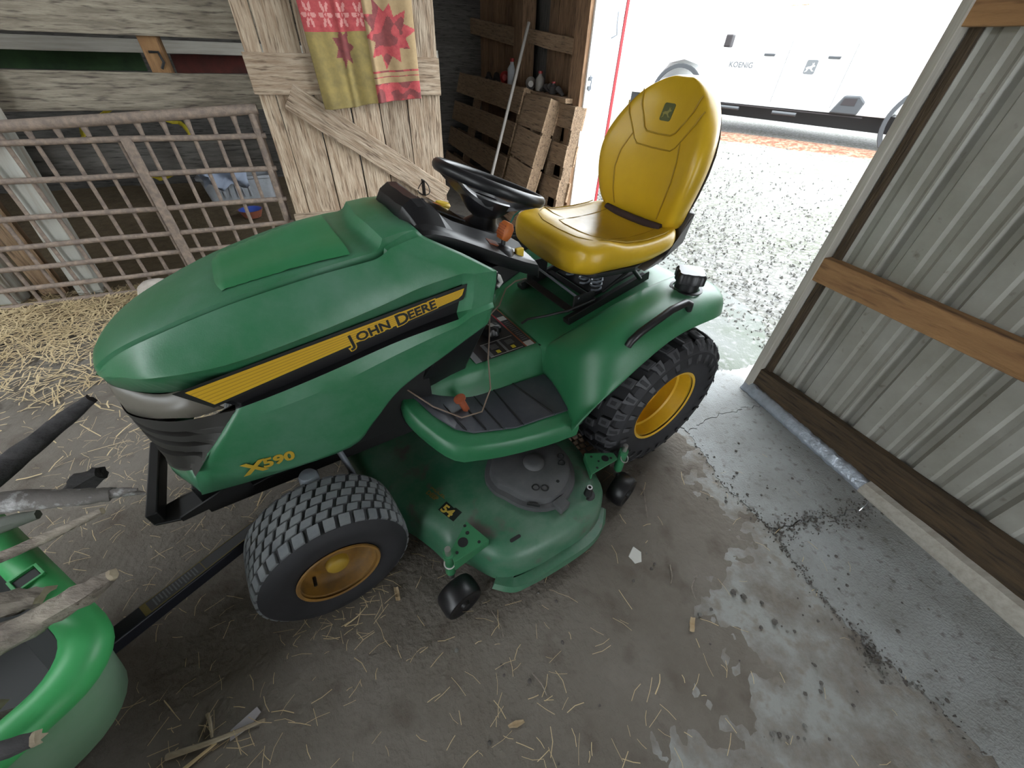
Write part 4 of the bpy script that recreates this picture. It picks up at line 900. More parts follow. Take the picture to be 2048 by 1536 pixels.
def seam(pts, r=.0024):
    L = []
    for p, q in zip(pts[:-1], pts[1:]):
        for k in range(6): t = k / 6; L.append((p[0] + (q[0] - p[0]) * t, p[1] + (q[1] - p[1]) * t))
    L.append(pts[-1]); g = G(); g.tube([(backx(y, z) + .0040 + (.003 if abs(y) < .09 else 0), y, z) for y, z in L], r, 6); g.build('seam', SEAM, seat, smooth=60)
for sgn in (1, -1):
    seam([(sgn * .0, 1.178), (sgn * .055, 1.180), (sgn * .072, 1.19), (sgn * .115, 1.255), (sgn * .128, 1.30)])
    seam([(0, 1.135), (sgn * .08, 1.137), (sgn * .098, 1.15), (sgn * .15, 1.225), (sgn * .168, 1.262)])
    seam([(sgn * .112, 1.165), (sgn * .135, 1.11), (sgn * .142, 1.05), (sgn * .130, .97), (sgn * .115, .915)])
def cushz(x, y):
    i = 0
    while i < len(CX) - 2 and CX[i + 1] < x: i += 1
    t = (x - CX[i]) / (CX[i + 1] - CX[i]); z = CZ[i] + (CZ[i + 1] - CZ[i]) * t; W_ = hw(CX[i]) * (1 - t) + hw(CX[i + 1]) * t; a_ = min(1, abs(y) / W_)
    return z + (.030 * max(0, (a_ - .45) / .5) ** 1.5 if x < .19 else .015 * a_ * a_)
def cseam(pts):
    L = []
    for p, q in zip(pts[:-1], pts[1:]):
        for k in range(5): t = k / 5; L.append((p[0] + (q[0] - p[0]) * t, p[1] + (q[1] - p[1]) * t))
    L.append(pts[-1]); g = G(); g.tube([(x, y, cushz(x, y) + .001) for x, y in L], .0024, 6); g.build('seam', SEAM, seat, smooth=60)
cseam([(-.14, .135), (0, .135), (.10, .125), (.155, .095), (.17, .05), (.172, 0), (.17, -.05), (.155, -.095), (.10, -.125), (0, -.135), (-.14, -.135)])
for sgn in (1, -1): cseam([(.10, sgn * .13), (.13, sgn * .17), (.14, sgn * .205)]); cseam([(.235, sgn * .0), (.232, sgn * .10), (.21, sgn * .16), (.15, sgn * .205), (.02, sgn * .215), (-.12, sgn * .21)])
EMB = mat('seat_emblem_olive', (.075, .085, .02), .5); EMB2 = mat('seat_emblem_deer', (.22, .20, .05), .5)
em = deer('seat_emblem', EMB, EMB2, seat, TR @ frame((backx(0, 1.245) + .0015, 0, 1.242), (0, 1, 0), V((-.28, 0, .96)).normalized(), V((.96, 0, .28)).normalized()), .048)
# seat suspension and rails
sus = empty('seat_suspension', M.Identity(4)); sus.parent = tr
for y in (-.15, .17):
    g = G(); R_ = M.Rotation(.235, 3, 'Y'); g.box((.09, y, .668), (.205, .016, .010), R_); g.box((.09, y + .016, .676), (.205, .003, .017), R_); g.build('slide_rail', BLACKM, sus, bevel=.002)
g = G(); g.prism([(.285, -.13, .70), (.275, -.13, .765), (.262, -.13, .765), (.262, .11, .765), (.275, .11, .765), (.285, .13, .70)], (-.006, 0, 0)) if False else None
def bar(p, q, r=.006, m=BLACKM, nm='link_bar'):
    g = G(); g.tube([p, q], r, 8); g.build(nm, m, sus, smooth=50)
g = G(); g.box((.215, -.13, .690), (.05, .004, .045)); g.box((.205, .16, .680), (.05, .004, .03)); g.box((.262, .015, .655), (.014, .145, .003), M.Rotation(.5, 3, 'Y')); g.box((.15, .015, .668), (.012, .145, .003), M.Rotation(.25, 3, 'Y')); g.build('bracket_plate', BLACKM, sus, bevel=.002)
bar((.262, -.13, .735), (.235, .165, .700), .0045, GREYM, 'cross_rod'); bar((.12, .17, .70), (-.05, .175, .79)); bar((.10, -.15, .70), (-.05, -.15, .79)); bar((-.06, .185, .72), (.03, .19, .80), .009)
for y in (-.06, .03, .10):
    g = G(); g.tube([(.09 + .022 * cos(t * .7), y + .022 * sin(t * .7), .675 + t * .002) for t in range(55)], .004, 6); g.build('suspension_spring', GREYM, sus, smooth=60)
g = G(); g.prism([(.12, -.11, .660), (.12, .13, .660), (-.2, .13, .735), (-.2, -.11, .735)], (0, 0, .008)); g.build('base_plate', BLACKM, sus, bevel=.003)
g = G(); g.tube([(.29, -.10, .680), (.33, -.12, .668), (.37, -.13, .640), (.42, -.10, .59), (.50, -.04, .60), (.56, .06, .60), (.62, .155, .56), (.66, .24, .50), (.72, .285, .455), (.79, .27, .45), (.86, .20, .478), (.93, .14, .55), (.98, .12, .60)], .003, 6)
g.build('loose_wire', WIRE, tr, smooth=60)
g = G(); g.tube([(.19, .20, .70), (.28, .17, .665), (.35, .12, .635), (.385, .06, .60), (.40, .04, .575)], .005, 6); g.build('seat_switch_cable', BLACKM, tr, smooth=60)
# --- wheels
def tyre(name, cx, cy, cz, sgn, prof, R, mats, blocks, steer=0):
    """prof: (y offset from centre, radius) outline of the carcass"""
    e = empty(name, M.Translation((cx, cy, cz)) @ M.Rotation(steer, 4, 'Z')); e.parent = tr
    g = G(); g.lathe((0, 0, 0), (0, 1, 0), prof, 64)
    def rad(y):
        best = 0
        for (a, ra), (b, rb) in zip(prof[:-1], prof[1:]):
            if min(a, b) - 1e-6 <= y <= max(a, b) + 1e-6 and abs(b - a) > 1e-6: best = max(best, ra + (rb - ra) * (y - a) / (b - a))
        return best
    def pt(y, a, h): r = rad(max(min(p[0] for p in prof), min(max(p[0] for p in prof), y))) + h; return (r * cos(a), y, r * sin(a))
    for (y0, wy, n, la, ph, skew, h, mi, mt, flare) in blocks:
        for k in range(n):
            a = 2 * PI * (k + ph) / n; da = la * PI / n
            cs = []
            for hh, sh in ((-.004, 1), (h * .75, .96), (h, .88)):
                cs.append([pt(y0 + sy * wy / 2 * sh, a + sa * da * sh * (1 - flare * sy) + skew * sy * da, hh) for sy, sa in ((-1, -1), (0, -1.05), (1, -1), (1, 1), (0, 1.05), (-1, 1))])
            g.loft(cs[:2], False, False, mi); n0 = len(g.v); g.loft(cs[1:], False, False, mi if mt is None else mt); g.add(cs[2], [(0, 1, 2, 3, 4, 5)], mi if mt is None else mt)
            if mt is not None:   # hollow centre of the lug
                g.add([pt(y0 + sy * wy / 2 * .45, a + sa * da * .40 + skew * sy * da * .5, h + .0005) for sy, sa in ((-1, -1), (1, -1), (1, 1), (-1, 1))], [(0, 1, 2, 3)], 0)
    o = g.build('tyre', mats, e, smooth=35)
    for v in o.data.vertices:
        if v.co.z < -cz + .001: v.co.z = -cz + .001
    return e
FP = [(-.085, .108), (-.095, .125), (-.105, .160), (-.104, .190), (-.092, .207), (-.06, .2125), (0, .214), (.06, .2125), (.092, .207), (.104, .190), (.105, .160), (.098, .130), (.094, .116), (.085, .108)]
fb = []
for r, (y, w_) in enumerate(((-.070, .026), (-.042, .025), (-.014, .025), (.014, .025), (.042, .025))): fb.append((y, w_, 34, .74, .5 * (r % 2), -.30, .0065, 1, None, 0))
fb.append((.074, .032, 34, .72, .25, -.1, .007, 1, None, 0)); fb.append((-.096, .022, 34, .72, .25, .1, .006, 1, None, 0))
def rim_front(e, sg):
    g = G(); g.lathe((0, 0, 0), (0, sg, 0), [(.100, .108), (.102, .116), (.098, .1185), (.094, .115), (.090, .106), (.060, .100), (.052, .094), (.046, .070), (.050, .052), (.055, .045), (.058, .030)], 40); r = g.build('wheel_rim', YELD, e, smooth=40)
    g = G(); g.lathe((0, 0, 0), (0, sg, 0), [(.050, .034), (.072, .032), (.078, .026), (.079, 0)], 28); g.build('hub_cap', mat('ochre_hub', (.42, .27, .03), .5), r, smooth=45)
    g = G(); g.tube([(.072, sg * .052, -.03), (.074, sg * .078, -.031)], .005, 8); g.build('valve_stem', BLACKM, r, smooth=50)
e = tyre('front_wheel', 1.293, .348, .2165, 1, FP, .222, [RUBBER, TREAD], fb, .036); rim_front(e, 1)
e = tyre('front_wheel', 1.293, -.348, .2165, -1, [(-a, r) for a, r in FP][::-1], .222, [RUBBER, TREAD], [(-b[0], *b[1:]) for b in fb], .036); rim_front(e, -1)
RP = [(-.125, .160), (-.140, .18), (-.152, .225), (-.150, .270), (-.130, .294), (-.08, .304), (0, .307), (.08, .304), (.130, .294), (.150, .270), (.152, .225), (.143, .185), (.136, .172), (.125, .160)]
rb = []
for r, (y, w_) in enumerate(((-.096, .044), (-.034, .042), (.034, .042), (.096, .044))): rb.append((y, w_, 22, .46, .5 * (r % 2), .25 if y > 0 else -.25, .018, 1, 2, 0))
rb.append((.138, .042, 25, .46, .25, .1, .016, 1, 2, .42)); rb.append((-.138, .042, 25, .46, .25, .1, .016, 1, 2, -.42))
def rim_rear(e, sg):
    g = G(); g.lathe((0, 0, 0), (0, sg, 0), [(.130, .158), (.134, .168), (.130, .171), (.124, .167), (.118, .157), (.070, .150), (.064, .142), (.050, .148), (.012, .146), (.004, .130), (.0, .06), (.004, .04), (.006, 0)], 48); r = g.build('wheel_rim', YEL, e, smooth=40)
    g = G(); g.tube([(-.105, sg * .004, .045), (-.112, sg * .045, .048)], .007, 8); g.build('valve_stem', BLACKM, r, smooth=50)
    for k in range(5): 
        a = 2 * PI * k / 5; g = G(); g.lathe((.055 * cos(a), sg * .002, .055 * sin(a)), (0, sg, 0), [(0, .011), (.012, .010), (.013, 0)], 8); g.build('wheel_nut', GREYM, r)
e = tyre('rear_wheel', 0, .385, .315, 1, RP, .325, [RUBBER, LUG, LUGTOP], rb); rim_rear(e, 1)
e = tyre('rear_wheel', 0, -.385, .315, -1, [(-a, r) for a, r in RP][::-1], .325, [RUBBER, LUG, LUGTOP], [(-b[0], *b[1:]) for b in rb]); rim_rear(e, -1)
# --- frame, axle, bumper
g = G(); g.box((.75, .13, .40), (.80, .015, .06)); g.box((.75, -.13, .40), (.80, .015, .06)); g.box((1.1, 0, .52), (.26, .15, .13)); g.box((.05, 0, .40), (.28, .17, .12)); g.build('chassis', BLACKM, tr, bevel=.004)
g = G(); g.tube([(0, -.36, .315), (0, .36, .315)], .045, 14); g.build('rear_axle', BLACKM, tr, smooth=40)
g = G(); g.box((1.29, 0, .29), (.028, .21, .03)); g.box((1.29, .21, .27), (.026, .045, .026)); g.box((1.29, -.21, .27), (.026, .045, .026)); ax_ = g.build('front_axle', BLACKM, tr, bevel=.006)
for sgn in (1, -1):
    g = G(); g.tube([(1.285, sgn * .235, .22), (1.278, sgn * .232, .405)], .017, 12); g.lathe((1.278, sgn * .232, .395), (-.05, 0, 1), [(0, .018), (.004, .027), (.03, .027), (.04, .022), (.043, 0)], 18); g.build('kingpin', GREYM, ax_, smooth=45)
    g = G(); g.tube([(1.19, sgn * .14, .50), (1.165, sgn * .20, .36), (1.155, sgn * .235, .245)], .009, 8); g.tube([(1.155, sgn * .235, .245), (1.24, sgn * .24, .25)], .014, 8); g.build('steering_link', GREYM, ax_, smooth=50)
bmp = empty('front_bumper', M.Identity(4)); bmp.parent = tr
g = G(); g.box((1.652, 0, .405), (.014, .150, .024)); g.build('bumper_bar', BLACKM, bmp, bevel=.004)
for sg in (1, -1):
    g = G(); g.prism([(1.662, sg * .10, .382), (1.662, sg * .152, .382), (1.60, sg * .172, .385), (1.42, sg * .165, .40), (1.30, sg * .15, .405), (1.30, sg * .085, .405), (1.44, sg * .085, .40), (1.60, sg * .085, .385)], (0, 0, .006)); g.build('bumper_bracket', BLACKM, bmp, bevel=.002)
g = G(); g.prism([(1.60, .169, .384), (1.42, .165, .40), (1.42, .165, .46), (1.60, .169, .40)], (0, .006, 0)); g.build('bumper_side', BLACKM, bmp); g = G(); g.prism([(1.60, -.169, .384), (1.42, -.165, .40), (1.42, -.165, .46), (1.60, -.169, .40)], (0, -.006, 0)); g.build('bumper_side', BLACKM, bmp)
g = G()
for (x, y, a_, b_) in ((1.565, .135, .020, .020), (1.585, .110, .010, .010)): g.lathe((x, y, .3885), (0, 0, 1), [(0, a_), (.0008, a_), (.0008, 0)], 20)
g.build('plate_hole', mat('straw_seen_through', (.14, .10, .055), .95), bmp)
# --- mower deck
dk = empty('mower_deck', M.Identity(4)); dk.parent = tr
base = [(.375, 0), (.365, .35), (.372, .48), (.395, .585), (.42, .632), (.487, .676), (.577, .692), (.711, .690), (.804, .677), (.855, .654), (.885, .622), (.93, .545), (.978, .515), (1.0, .455), (1.035, .372), (1.105, .24), (1.15, .10), (1.16, 0)]
full = base + [(x, -y) for x, y in base[-2:0:-1]]
def off(pts, d, z, cxy=(.75, 0)):
    n = len(pts); out = []
    for i in range(n):
        t = V((pts[(i + 1) % n][0] - pts[i - 1][0], pts[(i + 1) % n][1] - pts[i - 1][1], 0)).normalized(); nn = V((t.y, -t.x, 0))
        if nn.dot(V((pts[i][0] - cxy[0], pts[i][1] - cxy[1], 0))) < 0: nn = -nn
        out.append((pts[i][0] + nn.x * d, pts[i][1] + nn.y * d, z))
    return out
sm = smoothline([(x, y) for x, y in full] + [full[0]], 3)[:-1]
lev = [(-.055, .2195), (-.045, .219), (-.032, .214), (-.012, .204), (.0, .190), (.008, .165), (.012, .12), (.016, .078)]
g = G(); rings = [off(sm, d, z) for d, z in lev]
inner = [[(.72 + (x - .72) * k, y * k, .2225) for x, y, z in rings[0]] for k in (.02, .4, .75)]
g.loft(inner + rings, False)
g.build('deck_shell', DECKG, dk, smooth=45, weld=True)
lp_ = [(.40, .655), (.47, .715), (.56, .738), (.70, .738), (.80, .730), (.85, .715), (.895, .672)]
lo = smoothline(lp_, 3); g = G(); g.loft([[(x - (.03 if x > .84 else -.03 if x < .45 else 0), y - .035, .074), (x + (.012 if x > .8 else -.01 if x < .45 else 0), y + .0, .074), (x, y - .004, .108 - .02 * abs((x - .65) / .25)), (x - (.03 if x > .84 else -.03 if x < .45 else 0), y - .035, .112 - .02 * abs((x - .65) / .25))] for x, y in lo]); g.build('deck_side_lip', DECKG, dk, smooth=45)
# belt cover
sp = (.585, .435)
cv = [(.76, .46), (.742, .49), (.72, .535), (.68, .580), (.62, .605), (.56, .592), (.51, .560), (.475, .505), (.462, .44), (.475, .38), (.52, .33), (.60, .30), (.68, .31), (.74, .36), (.765, .41)]
g = G(); cs_ = smoothline(cv + [cv[0]], 2)[:-1]; g.loft([off(cs_, .012, .224, sp), off(cs_, .010, .240, sp), off(cs_, -.006, .244, sp), off(cs_, -.012, .268, sp), off(cs_, -.022, .274, sp)])
bc = g.build('belt_cover', DUSTB, dk, smooth=40)
g = G(); g.lathe((.60, .445, .272), (0, 0, 1), [(0, .04), (.012, .034), (.016, .02), (.0165, 0)], 24); g.build('cover_boss', DUSTB, bc, smooth=50)
for (x, y) in ((.655, .535), (.63, .553), (.515, .50), (.50, .475)):
    g = G(); g.lathe((x, y, .2745), (0, 0, 1), [(0, .014), (.0025, .013), (.0025, .010), (.0, .009)], 18); g.build('moulded_ring', BLACK, bc, smooth=50)
g = G(); g.lathe((.575, .555, .2745), (0, 0, 1), [(0, .006), (.001, .006), (.001, 0)], 12); g.build('cover_hole', BLACKM, bc)
g = G(); g.prism([(.63, .60, .225), (.585, .595, .225), (.580, .635, .225), (.622, .642, .225)], (0, 0, .030)); g.build('cover_spout', DUSTB, bc, bevel=.003)
g = G(); g.box((.69, .575, .252), (.022, .003, .004), M.Rotation(-.75, 3, 'Z')); g.build('cover_slot', BLACKM, bc)
g = G(); g.lathe((.487, .625, .214), (0, 0, 1), [(0, .026), (.004, .024), (.005, .015), (.03, .013), (.042, .012), (.044, .006), (.04, .0)], 20); wp_ = g.build('wash_port', BLACKM, dk, smooth=45)
g = G(); g.lathe((.487, .625, .258), (0, 0, 1), [(0, .010), (.002, .010), (.002, .006), (0, .006)], 16); g.build('port_ring', STEEL, wp_)
g = G(); g.loft([rrect(.795, .628, .020, .006, .006, .2185), rrect(.795, .628, .020, .006, .006, .2205)]); g.build('deck_slot', BLACKM, dk)
DY = V((.38, .925, 0)).normalized()
dl = TR @ frame((.944, .395, .2200), (-.52, .85, 0), (-.85, -.52, 0), (0, 0, 1))
gx_ = V((-.50, .866, 0)); 
def decal_frame(x, y, z): u = V((-.35, .937, 0)).normalized(); v = V((-u.y, u.x, 0)); return TR @ frame((x, y, z), u, v, (0, 0, 1))
bd = flat('deck_badge', [(0, 0), (.070, 0), (.070, .042), (0, .042)], DECAL, decal_frame(.962, .408, .2195), .0012, dk)
text('54', .040, 'badge_number', mat('badge_gold', (.50, .36, .06), .45), bd, decal_frame(.957, .412, .2210), .0014, sx=1.15)
DIM = mat('dim_gold_print', (.22, .14, .03), .6)
text('ACCEL', .022, 'deck_lettering', DIM, dk, decal_frame(.950, .318, .2205), .0006); text('DEEP', .022, 'deck_lettering', DIM, dk, decal_frame(.972, .327, .2205), .0006)
# anti-scalp wheels on their brackets
def gauge(px, py, plate, boltx, hole):
    g = G(); g.prism([(x, y, .240) for x, y in plate], (0, 0, .006)); c_ = (sum(p[0] for p in plate) / len(plate), sum(p[1] for p in plate) / len(plate))
    for p, q in zip(plate, plate[1:] + plate[:1]):
        pass
    br = g.build('wheel_bracket', mat('bracket_green', (.035, .17, .075), .4), dk, bevel=.002)
    p, q = plate[1], plate[2]; g = G(); g.prism([(p[0], p[1], .243), (q[0], q[1], .243), (q[0], q[1], .190), (p[0], p[1], .212)], (V((q[0] - p[0], q[1] - p[1], 0)).normalized().cross(Z3) * .006)); g.build('bracket_flange', MATS['bracket_green'], br, bevel=.002)
    for x, y, r in hole:
        g = G(); g.lathe((x, y, .2462), (0, 0, 1), [(0, r), (.0007, r), (.0007, 0)], 18); g.build('bracket_hole', BLACKM, br)
    g = G(); g.tube([(px, py, .14), (px, py, .255)], .017, 12); g.build('pivot_sleeve', MATS['bracket_green'], br, smooth=45)
    g = G(); g.tube([(px, py, .10), (px, py, .285)], .0095, 12); pn = g.build('pivot_pin', STEEL, br, smooth=45)
    sg = 1 if py > 0 else -1; g = G(); g.tube([(px + .004 + .0165 * cos(t), py + sg * (.014 + .0132 * sin(t)), .226 - .0099 * sin(t)) for t in [i * 2 * PI / 20 for i in range(20)]], .0026, 6, closed=True); g.build('clip_ring', STEEL, pn, smooth=60)
    return br
def gwheel(x, y, rz):
    e = empty('gauge_wheel', M.Translation((x, y, .066)) @ M.Rotation(rz, 4, 'Z')); e.parent = dk
    g = G(); g.lathe((0, 0, 0), (0, 1, 0), [(-.030, .014), (-.032, .045), (-.036, .052), (-.034, .060), (-.022, .065), (0, .066), (.022, .065), (.034, .060), (.036, .052), (.032, .045), (.030, .014)], 36); g.build('wheel_roller', BLACK, e, smooth=45)
    g = G(); g.lathe((0, 0, 0), (0, 1, 0), [(.028, .0), (.040, .0), (.040, .012), (.030, .016)], 16); g.build('wheel_axle', BLACKM, e, smooth=45)
gauge(1.003, .578, [(.906, .507), (.875, .600), (.998, .607), (.996, .572)], 0, [(.948, .565, .016), (.978, .585, .005), (.922, .545, .006), (.905, .590, .005), (.918, .52, .005)])
gauge(.262, .567, [(.298, .548), (.396, .493), (.439, .581), (.305, .580)][::-1], 0, [(.345, .553, .014), (.325, .563, .005), (.385, .52, .005), (.375, .55, .004), (.40, .57, .005)])
gwheel(1.005, .634, .12); gwheel(.268, .615, .25)
gauge(1.003, -.578, [(.996, -.572), (.998, -.607), (.875, -.600), (.906, -.507)], 0, []); gwheel(1.005, -.634, 0)
# ------------------------------------------------------------------ poly dump cart with its tongue, and the branches in it
CO = V((-.739, .217, 0)); CF = V((.44, .898, 0)); CR = V((.898, -.44, 0))
def K_(r, f, z): return CO + CR * r + CF * f + Z3 * z       # r to the cart's right of its front right corner, f forward
ct = empty('dump_cart', frame(K_(0, 0, 0), CR, CF, Z3)); tag(ct, 'green plastic garden dump cart piled with branches, cut by the lower left corner', 'cart')
HWC, HLC = .36, .52
def rr2(inset, z, r, n=7): return rrect(-HWC, -HLC, HWC - inset, HLC - inset, r, z, n)
g = G(); g.loft([rr2(.105, .175, .10), rr2(.068, .21, .12), rr2(.04, .34, .12), rr2(.035, .462, .12), rr2(.06, .462, .11), rr2(.085, .34, .11), rr2(.145, .235, .09)])
tub = g.build('tub', [CARTTUB], ct, smooth=45)
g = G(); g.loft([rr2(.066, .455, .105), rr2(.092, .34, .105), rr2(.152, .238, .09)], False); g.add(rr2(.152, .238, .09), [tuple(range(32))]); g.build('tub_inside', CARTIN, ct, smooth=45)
g = G(); g.loft([rr2(.018, .452, .10), rr2(.0, .448, .11), rr2(-.006, .470, .115), rr2(.004, .490, .11), rr2(.022, .498, .10), rr2(.044, .496, .085), rr2(.060, .484, .08), rr2(.064, .450, .075)], False); rim = g.build('tub_rim', CARTRIM, ct, smooth=60)
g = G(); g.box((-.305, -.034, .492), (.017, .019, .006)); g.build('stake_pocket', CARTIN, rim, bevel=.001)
g = G()
for (x, y) in ((-.306, -.056), (-.306, -.011)): g.box((x, y, .4985), (.021, .003, .004))
for x in (-.326, -.286): g.box((x, -.034, .4985), (.003, .022, .004))
g.build('pocket_rim', CARTRIM, rim, bevel=.001)
for (x, y) in ((-.18, -.032), (-.028, -.20)):
    g = G(); g.lathe((x, y, .4925), (0, 0, 1), [(0, .0), (.0, .010), (.006, .0105), (.006, .0)], 16); g.build('bolt_hole', CARTIN, rim)
# tongue running under the tractor nose
t0, t1 = V((-1.13, .20, .13)), V((-.80, .755, .10)); 
td_ = (t1 - t0).normalized(); tr_ = td_.cross(Z3).normalized(); tu = tr_.cross(td_)
TGW = frame(t0, td_, tr_, tu); Lt = (t1 - t0).length
def cpart(o, mw): o.parent = ct; place(o, mw); return o
g = G(); g.box((Lt / 2, 0, 0), (Lt / 2, .026, .022)); tg = cpart(g.build('tongue', NAVY, None, bevel=.004), TGW)
TLAB = mat('tongue_label_grey', (.085, .085, .09), .5); TLY = mat('tongue_label_yellow', (.22, .17, .05), .5)
def tlab(n, x0, x1, y0, y1, m, z): g = G(); g.prism([(x0, y0, z), (x1, y0, z), (x1, y1, z), (x0, y1, z)], (0, 0, .0008)); o = g.build(n, m, tg); return o
tlab('tongue_label', .20, .55, -.022, .022, TLAB, .022); tlab('label_border', .20, .55, .019, .022, TLY, .0228); tlab('label_border', .20, .55, -.022, -.020, TLY, .0228); tlab('label_border', .20, .215, -.022, .022, TLY, .0228); tlab('label_border', .36, .362, -.022, .022, TLY, .0228)
for k in range(14): tlab('label_text_line', .23 + k * .0085, .2335 + k * .0085, -.016, .014 - .004 * (k % 3), LABELG, .0229)
g = G(); g.box((Lt + .03, 0, -.004), (.05, .02, .006)); g.lathe((Lt + .05, 0, .002), (0, 0, 1), [(0, .009), (.004, .009), (.004, 0)], 14); g.build('hitch_plate', NAVY, tg, bevel=.002)
g = G(); g.lathe((Lt - .03, 0, .022), (0, 0, 1), [(0, .007), (.004, .006), (.005, 0)], 10); g.build('tongue_bolt', STEEL, tg)
for sgn in (1, -1):
    g = G(); g.lathe((-HWC + sgn * .36, -HLC - .1, .19), (1, 0, 0), [(-.06, .05), (-.06, .17), (-.03, .19), (.03, .19), (.06, .17), (.06, .05)], 28); wv = g.build('cart_wheel', RUBBER, ct, smooth=45)

def stick(name, label, pts, rad, m, seed, tipm=None, cat='branch', n=12, rough=.12, tip=0):
    random.seed(seed); P_ = [V(p) for p in pts]; L = smoothline([tuple(p) for p in P_], 5); R = smoothline([(r, 0, 0) for r in rad], 5)
    g = G(); k = len(L); up = V((.2, .1, 1)); rings = []
    for i in range(k):
        t = (V(L[min(i + 1, k - 1)]) - V(L[max(0, i - 1)])).normalized(); a = t.cross(up).normalized(); b = t.cross(a)
        rings.append([V(L[i]) + (a * cos(2 * PI * j / n) + b * sin(2 * PI * j / n)) * R[i][0] * (1 + rough * noise.noise(V((i * .6 + seed, cos(2 * PI * j / n) * 1.4, sin(2 * PI * j / n) * 1.4))) * 2) + (t * R[i][0] * .8 * noise.noise(V((seed, j * .9, 5))) if i in (0, k - 1) else V((0, 0, 0))) for j in range(n)])
    g.loft(rings, True)
    if tipm is not None:
        g.m[-1] = 1; g.m[-2] = 1
        for q in range(len(g.m) - 2 - n * tip, len(g.m) - 2): g.m[q] = 1
    o = g.build(name, [m, tipm or m], None, smooth=55); return tag(o, label, cat, 'branches piled in the green cart')
stick('branch', 'dark charred straight branch sticking up highest from the cart', [(-1.36, .31, .50), (-1.175, .495, .62), (-1.09, .575, .675), (-1.013, .649, .725)], [.026, .024, .019, .013], BARK2, 1)
stick('branch', 'lichen spotted branch with a split forked tip reaching toward the tractor bumper', [(-1.22, .325, .70), (-1.03, .405, .66), (-.93, .442, .63), (-.885, .462, .615)], [.024, .022, .018, .015], BARK3, 2)
g = G()
for q, (dx, dz) in enumerate(((.0, .008), (.006, -.006))):
    g.tube([(-.89, .460, .617), (-.862, .470 + dx, .610 + dz), (-.838, .478 + dx, .600 + dz * 1.8)], [.011, .008, .003], 8)
stick('branch', 'thin pale branch with a white cut tip lying above the cart rim', [(-1.12, .245, .585), (-1.0, .322, .60), (-.93, .370, .61), (-.862, .418, .622)], [.011, .0105, .010, .0075], BARK1, 3, PALEW)
o = g.build('branch', BARK3, None, smooth=50); tag(o, 'short forked splinter at the tip of the lichen spotted branch', 'branch', 'branches piled in the green cart')
stick('branch', 'thick peeling branch with a pale broken end lying over the green rim corner', [(-1.06, .105, .50), (-.94, .197, .525), (-.86, .242, .555), (-.80, .272, .580), (-.757, .302, .602)], [.024, .024, .023, .021, .010], BARK1, 4, PALEW, rough=.2, tip=1)
stick('branch', 'stubby branch with a splintered end inside the cart below the thin pale branch', [(-1.12, .245, .47), (-1.03, .272, .49), (-.955, .285, .50)], [.022, .024, .018], BARK1, 5, PALEW, rough=.3)
stick('branch', 'grey forked branch end lying inside the cart beside the thick peeling branch', [(-1.10, .19, .46), (-1.0, .228, .475), (-.90, .268, .485)], [.017, .020, .012], BARK1, 6)
stick('branch', 'curled bark strip lying over the near rim of the cart', [(-.86, .03, .505), (-.80, .055, .512), (-.757, .074, .510)], [.015, .014, .011], BARK2, 7, PALEW, tip=1)
stick('branch', 'pale split log end inside the cart at the left picture edge', [(-1.08, .03, .44), (-.99, .08, .455), (-.925, .112, .462)], [.03, .032, .026], PALEW, 8, PALEW)
stick('branch', 'ragged dark bark piece behind the lichen spotted branch', [(-1.13, .50, .50), (-1.07, .527, .535), (-1.012, .55, .565)], [.012, .024, .016], BARK2, 9, rough=.3)
stick('branch', 'smooth grey green branch under the lichen spotted branch at the left picture edge', [(-1.2, .36, .56), (-1.1, .40, .575), (-1.04, .426, .58)], [.017, .017, .010], mat('smooth_bark', (.20, .22, .19), .7, var=(.13, .14, .12), vs=8), 10)
stick('branch', 'dark knotty branch deep inside the cart', [(-1.10, .0, .36), (-.98, .08, .37), (-.89, .125, .36)], [.03, .034, .02], BARK1, 11, rough=.3)

# ------------------------------------------------------------------ litter on the floor
random.seed(31)
def lift(x, y): return max(0., dirt_z(x, y)) if -2.3 < x < 1.05 and -1 < y < 2.8 else 0.
peb0 = None
spots = [(.80, .56), (.83, .545), (.90, .47), (.93, .445), (.92, .46), (.965, .36), (.97, .355), (1.19, .62), (1.22, .60), (1.25, .64), (1.16, .52), (1.27, .53), (1.05, .48), (1.02, .55), (.98, .67), (1.12, 1.06), (1.0, 1.05), (1.02, 1.07), (.99, 1.04), (.76, .19), (.78, .19), (.80, .185), (.70, .12), (.86, .21), (.95, .29), (1.3, .46), (1.38, .55), (1.33, .60), (1.08, .96), (1.02, .96)]
spots += [(random.uniform(.82, 1.5), random.uniform(.05, 1.25)) for _ in range(50)] + [(random.uniform(-.2, .85), random.uniform(.1, 1.1)) for _ in range(35)]
pm = []
for k in range(4):
    g = G(); ring = []
    for i in range(4):
        t = (i + .5) / 4 * PI; ring.append([(sin(t) * cos(2 * PI * j / 6) * random.uniform(.8, 1.2), sin(t) * sin(2 * PI * j / 6) * random.uniform(.7, 1.1), cos(t) * .7 * random.uniform(.8, 1.1)) for j in range(6)])
    g.loft(ring); o = g.build('pebble', PEB if k < 3 else STONE, None); pm.append(o.data); bpy.data.objects.remove(o)
for i, (x, y) in enumerate(spots):
    r = random.uniform(.003, .0075) if i > 2 else .011
    o = bpy.data.objects.new('pebble', pm[i % 4]); C.objects.link(o); o.location = (x, y, lift(x, y) + r * .45); o.scale = (r, r, r); o.rotation_euler = (0, 0, random.uniform(0, 6))
    tag(o, 'small loose crumb of stone on the barn floor', 'pebble', 'loose pebbles on the floor')
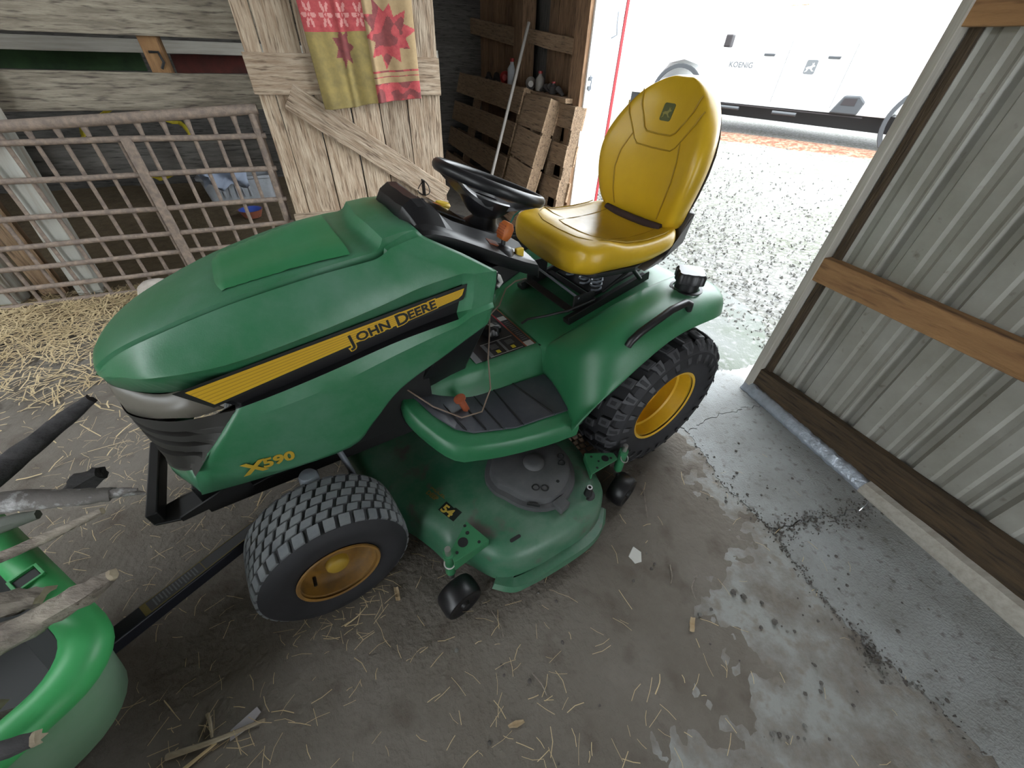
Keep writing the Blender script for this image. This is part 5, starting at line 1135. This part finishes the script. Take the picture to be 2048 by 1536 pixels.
def twig(label, pts, r, m=BARK1, cat='twig', nm='twig'):
    g = G(); L = smoothline([(x, y, lift(x, y) + r + .002 + dz) for x, y, dz in pts], 3); k = len(L)
    g.tube(L, [r * (1 - .5 * i / k) for i in range(k)], 6); return tag(g.build(nm, m, None, smooth=50), label, cat)
twig('straight brown twig lying on the dirt behind the rear deck wheel', [(.575, .97, 0), (.568, .90, .004), (.56, .82, 0)], .0035)
twig('short twig on the dirt below the deck, right of the white chip', [(.60, .64, 0), (.595, .60, .003), (.585, .575, 0)], .0025)
twig('small forked twig beside the concrete edge', [(.69, .61, 0), (.655, .565, .003), (.66, .53, 0)], .0022)
twig('pale curved straw stalk in front of the front wheel', [(-.49, .40, 0), (-.455, .425, .012), (-.437, .462, .004)], .0025, STRAW, 'stalk', 'straw_stalk')
twig('long pale bark strip on the floor beside the cart', [(-.83, .09, 0), (-.72, .125, .008), (-.62, .17, 0)], .008, PALEW)
twig('white forked wood chip beside the cart', [(-.78, .175, 0), (-.755, .155, .01), (-.74, .13, 0)], .0055, PALEW)
twig('yellow split stick pointing out from the cart at the bottom edge', [(-.80, .045, 0), (-.755, .085, .006), (-.72, .12, .004)], .006, STRAW)
twig('lone straw standing out on the dirt near the bottom centre right', [(.455, .265, 0), (.47, .29, .012), (.478, .312, .004)], .0018, STRAW, 'stalk', 'straw_stalk')
twig('short curved twig lying across the tyre print', [(.10, .30, 0), (.125, .275, .005), (.14, .25, 0)], .002)
twig('thin twig on the dirt between the front wheel and the deck wheel', [(-.03, .46, 0), (.0, .42, .004), (.01, .39, 0)], .002)
g = G(); g.prism([(.455, .665, .006), (.478, .700, .012), (.503, .682, .009), (.498, .648, .005), (.474, .640, .006)], (.002, 0, .003)); tag(g.build('white_chip', mat('chip_white', (.55, .55, .52), .7), None), 'white angular chip lying on the dirt below the deck', 'chip')
g = G(); g.prism([(-.70, .145, .012), (-.655, .195, .014), (-.64, .185, .012), (-.655, .155, .01), (-.69, .125, .01)], (0, 0, .004)); tag(g.build('wood_chip', mat('chip_grey_lilac', (.42, .40, .42), .8), None), 'grey lilac bark chip standing out beside the cart', 'chip')
for (x, y, a) in ((.055, .185, .3), (.62, .45, 1.2), (-.35, .5, 2.)):
    g = G(); rows = [[(x + (i - 2) * .011 * cos(a) - (j - 1) * .008 * sin(a), y + (i - 2) * .011 * sin(a) + (j - 1) * .008 * cos(a) * (1 - abs(i - 2) * .3), lift(x, y) + .004 + .004 * (j - 1) ** 2 + .003 * sin(i * 2)) for j in range(3)] for i in range(5)]; g.grid(rows)
    tag(g.build('dry_leaf', LEAFY, None, solid=.001), {.3: 'curled dry leaf near the bottom centre of the dirt floor', 1.2: 'small dry leaf bit near the concrete edge', 2.: 'small dry leaf bit close to the front wheel'}[a], 'leaf')
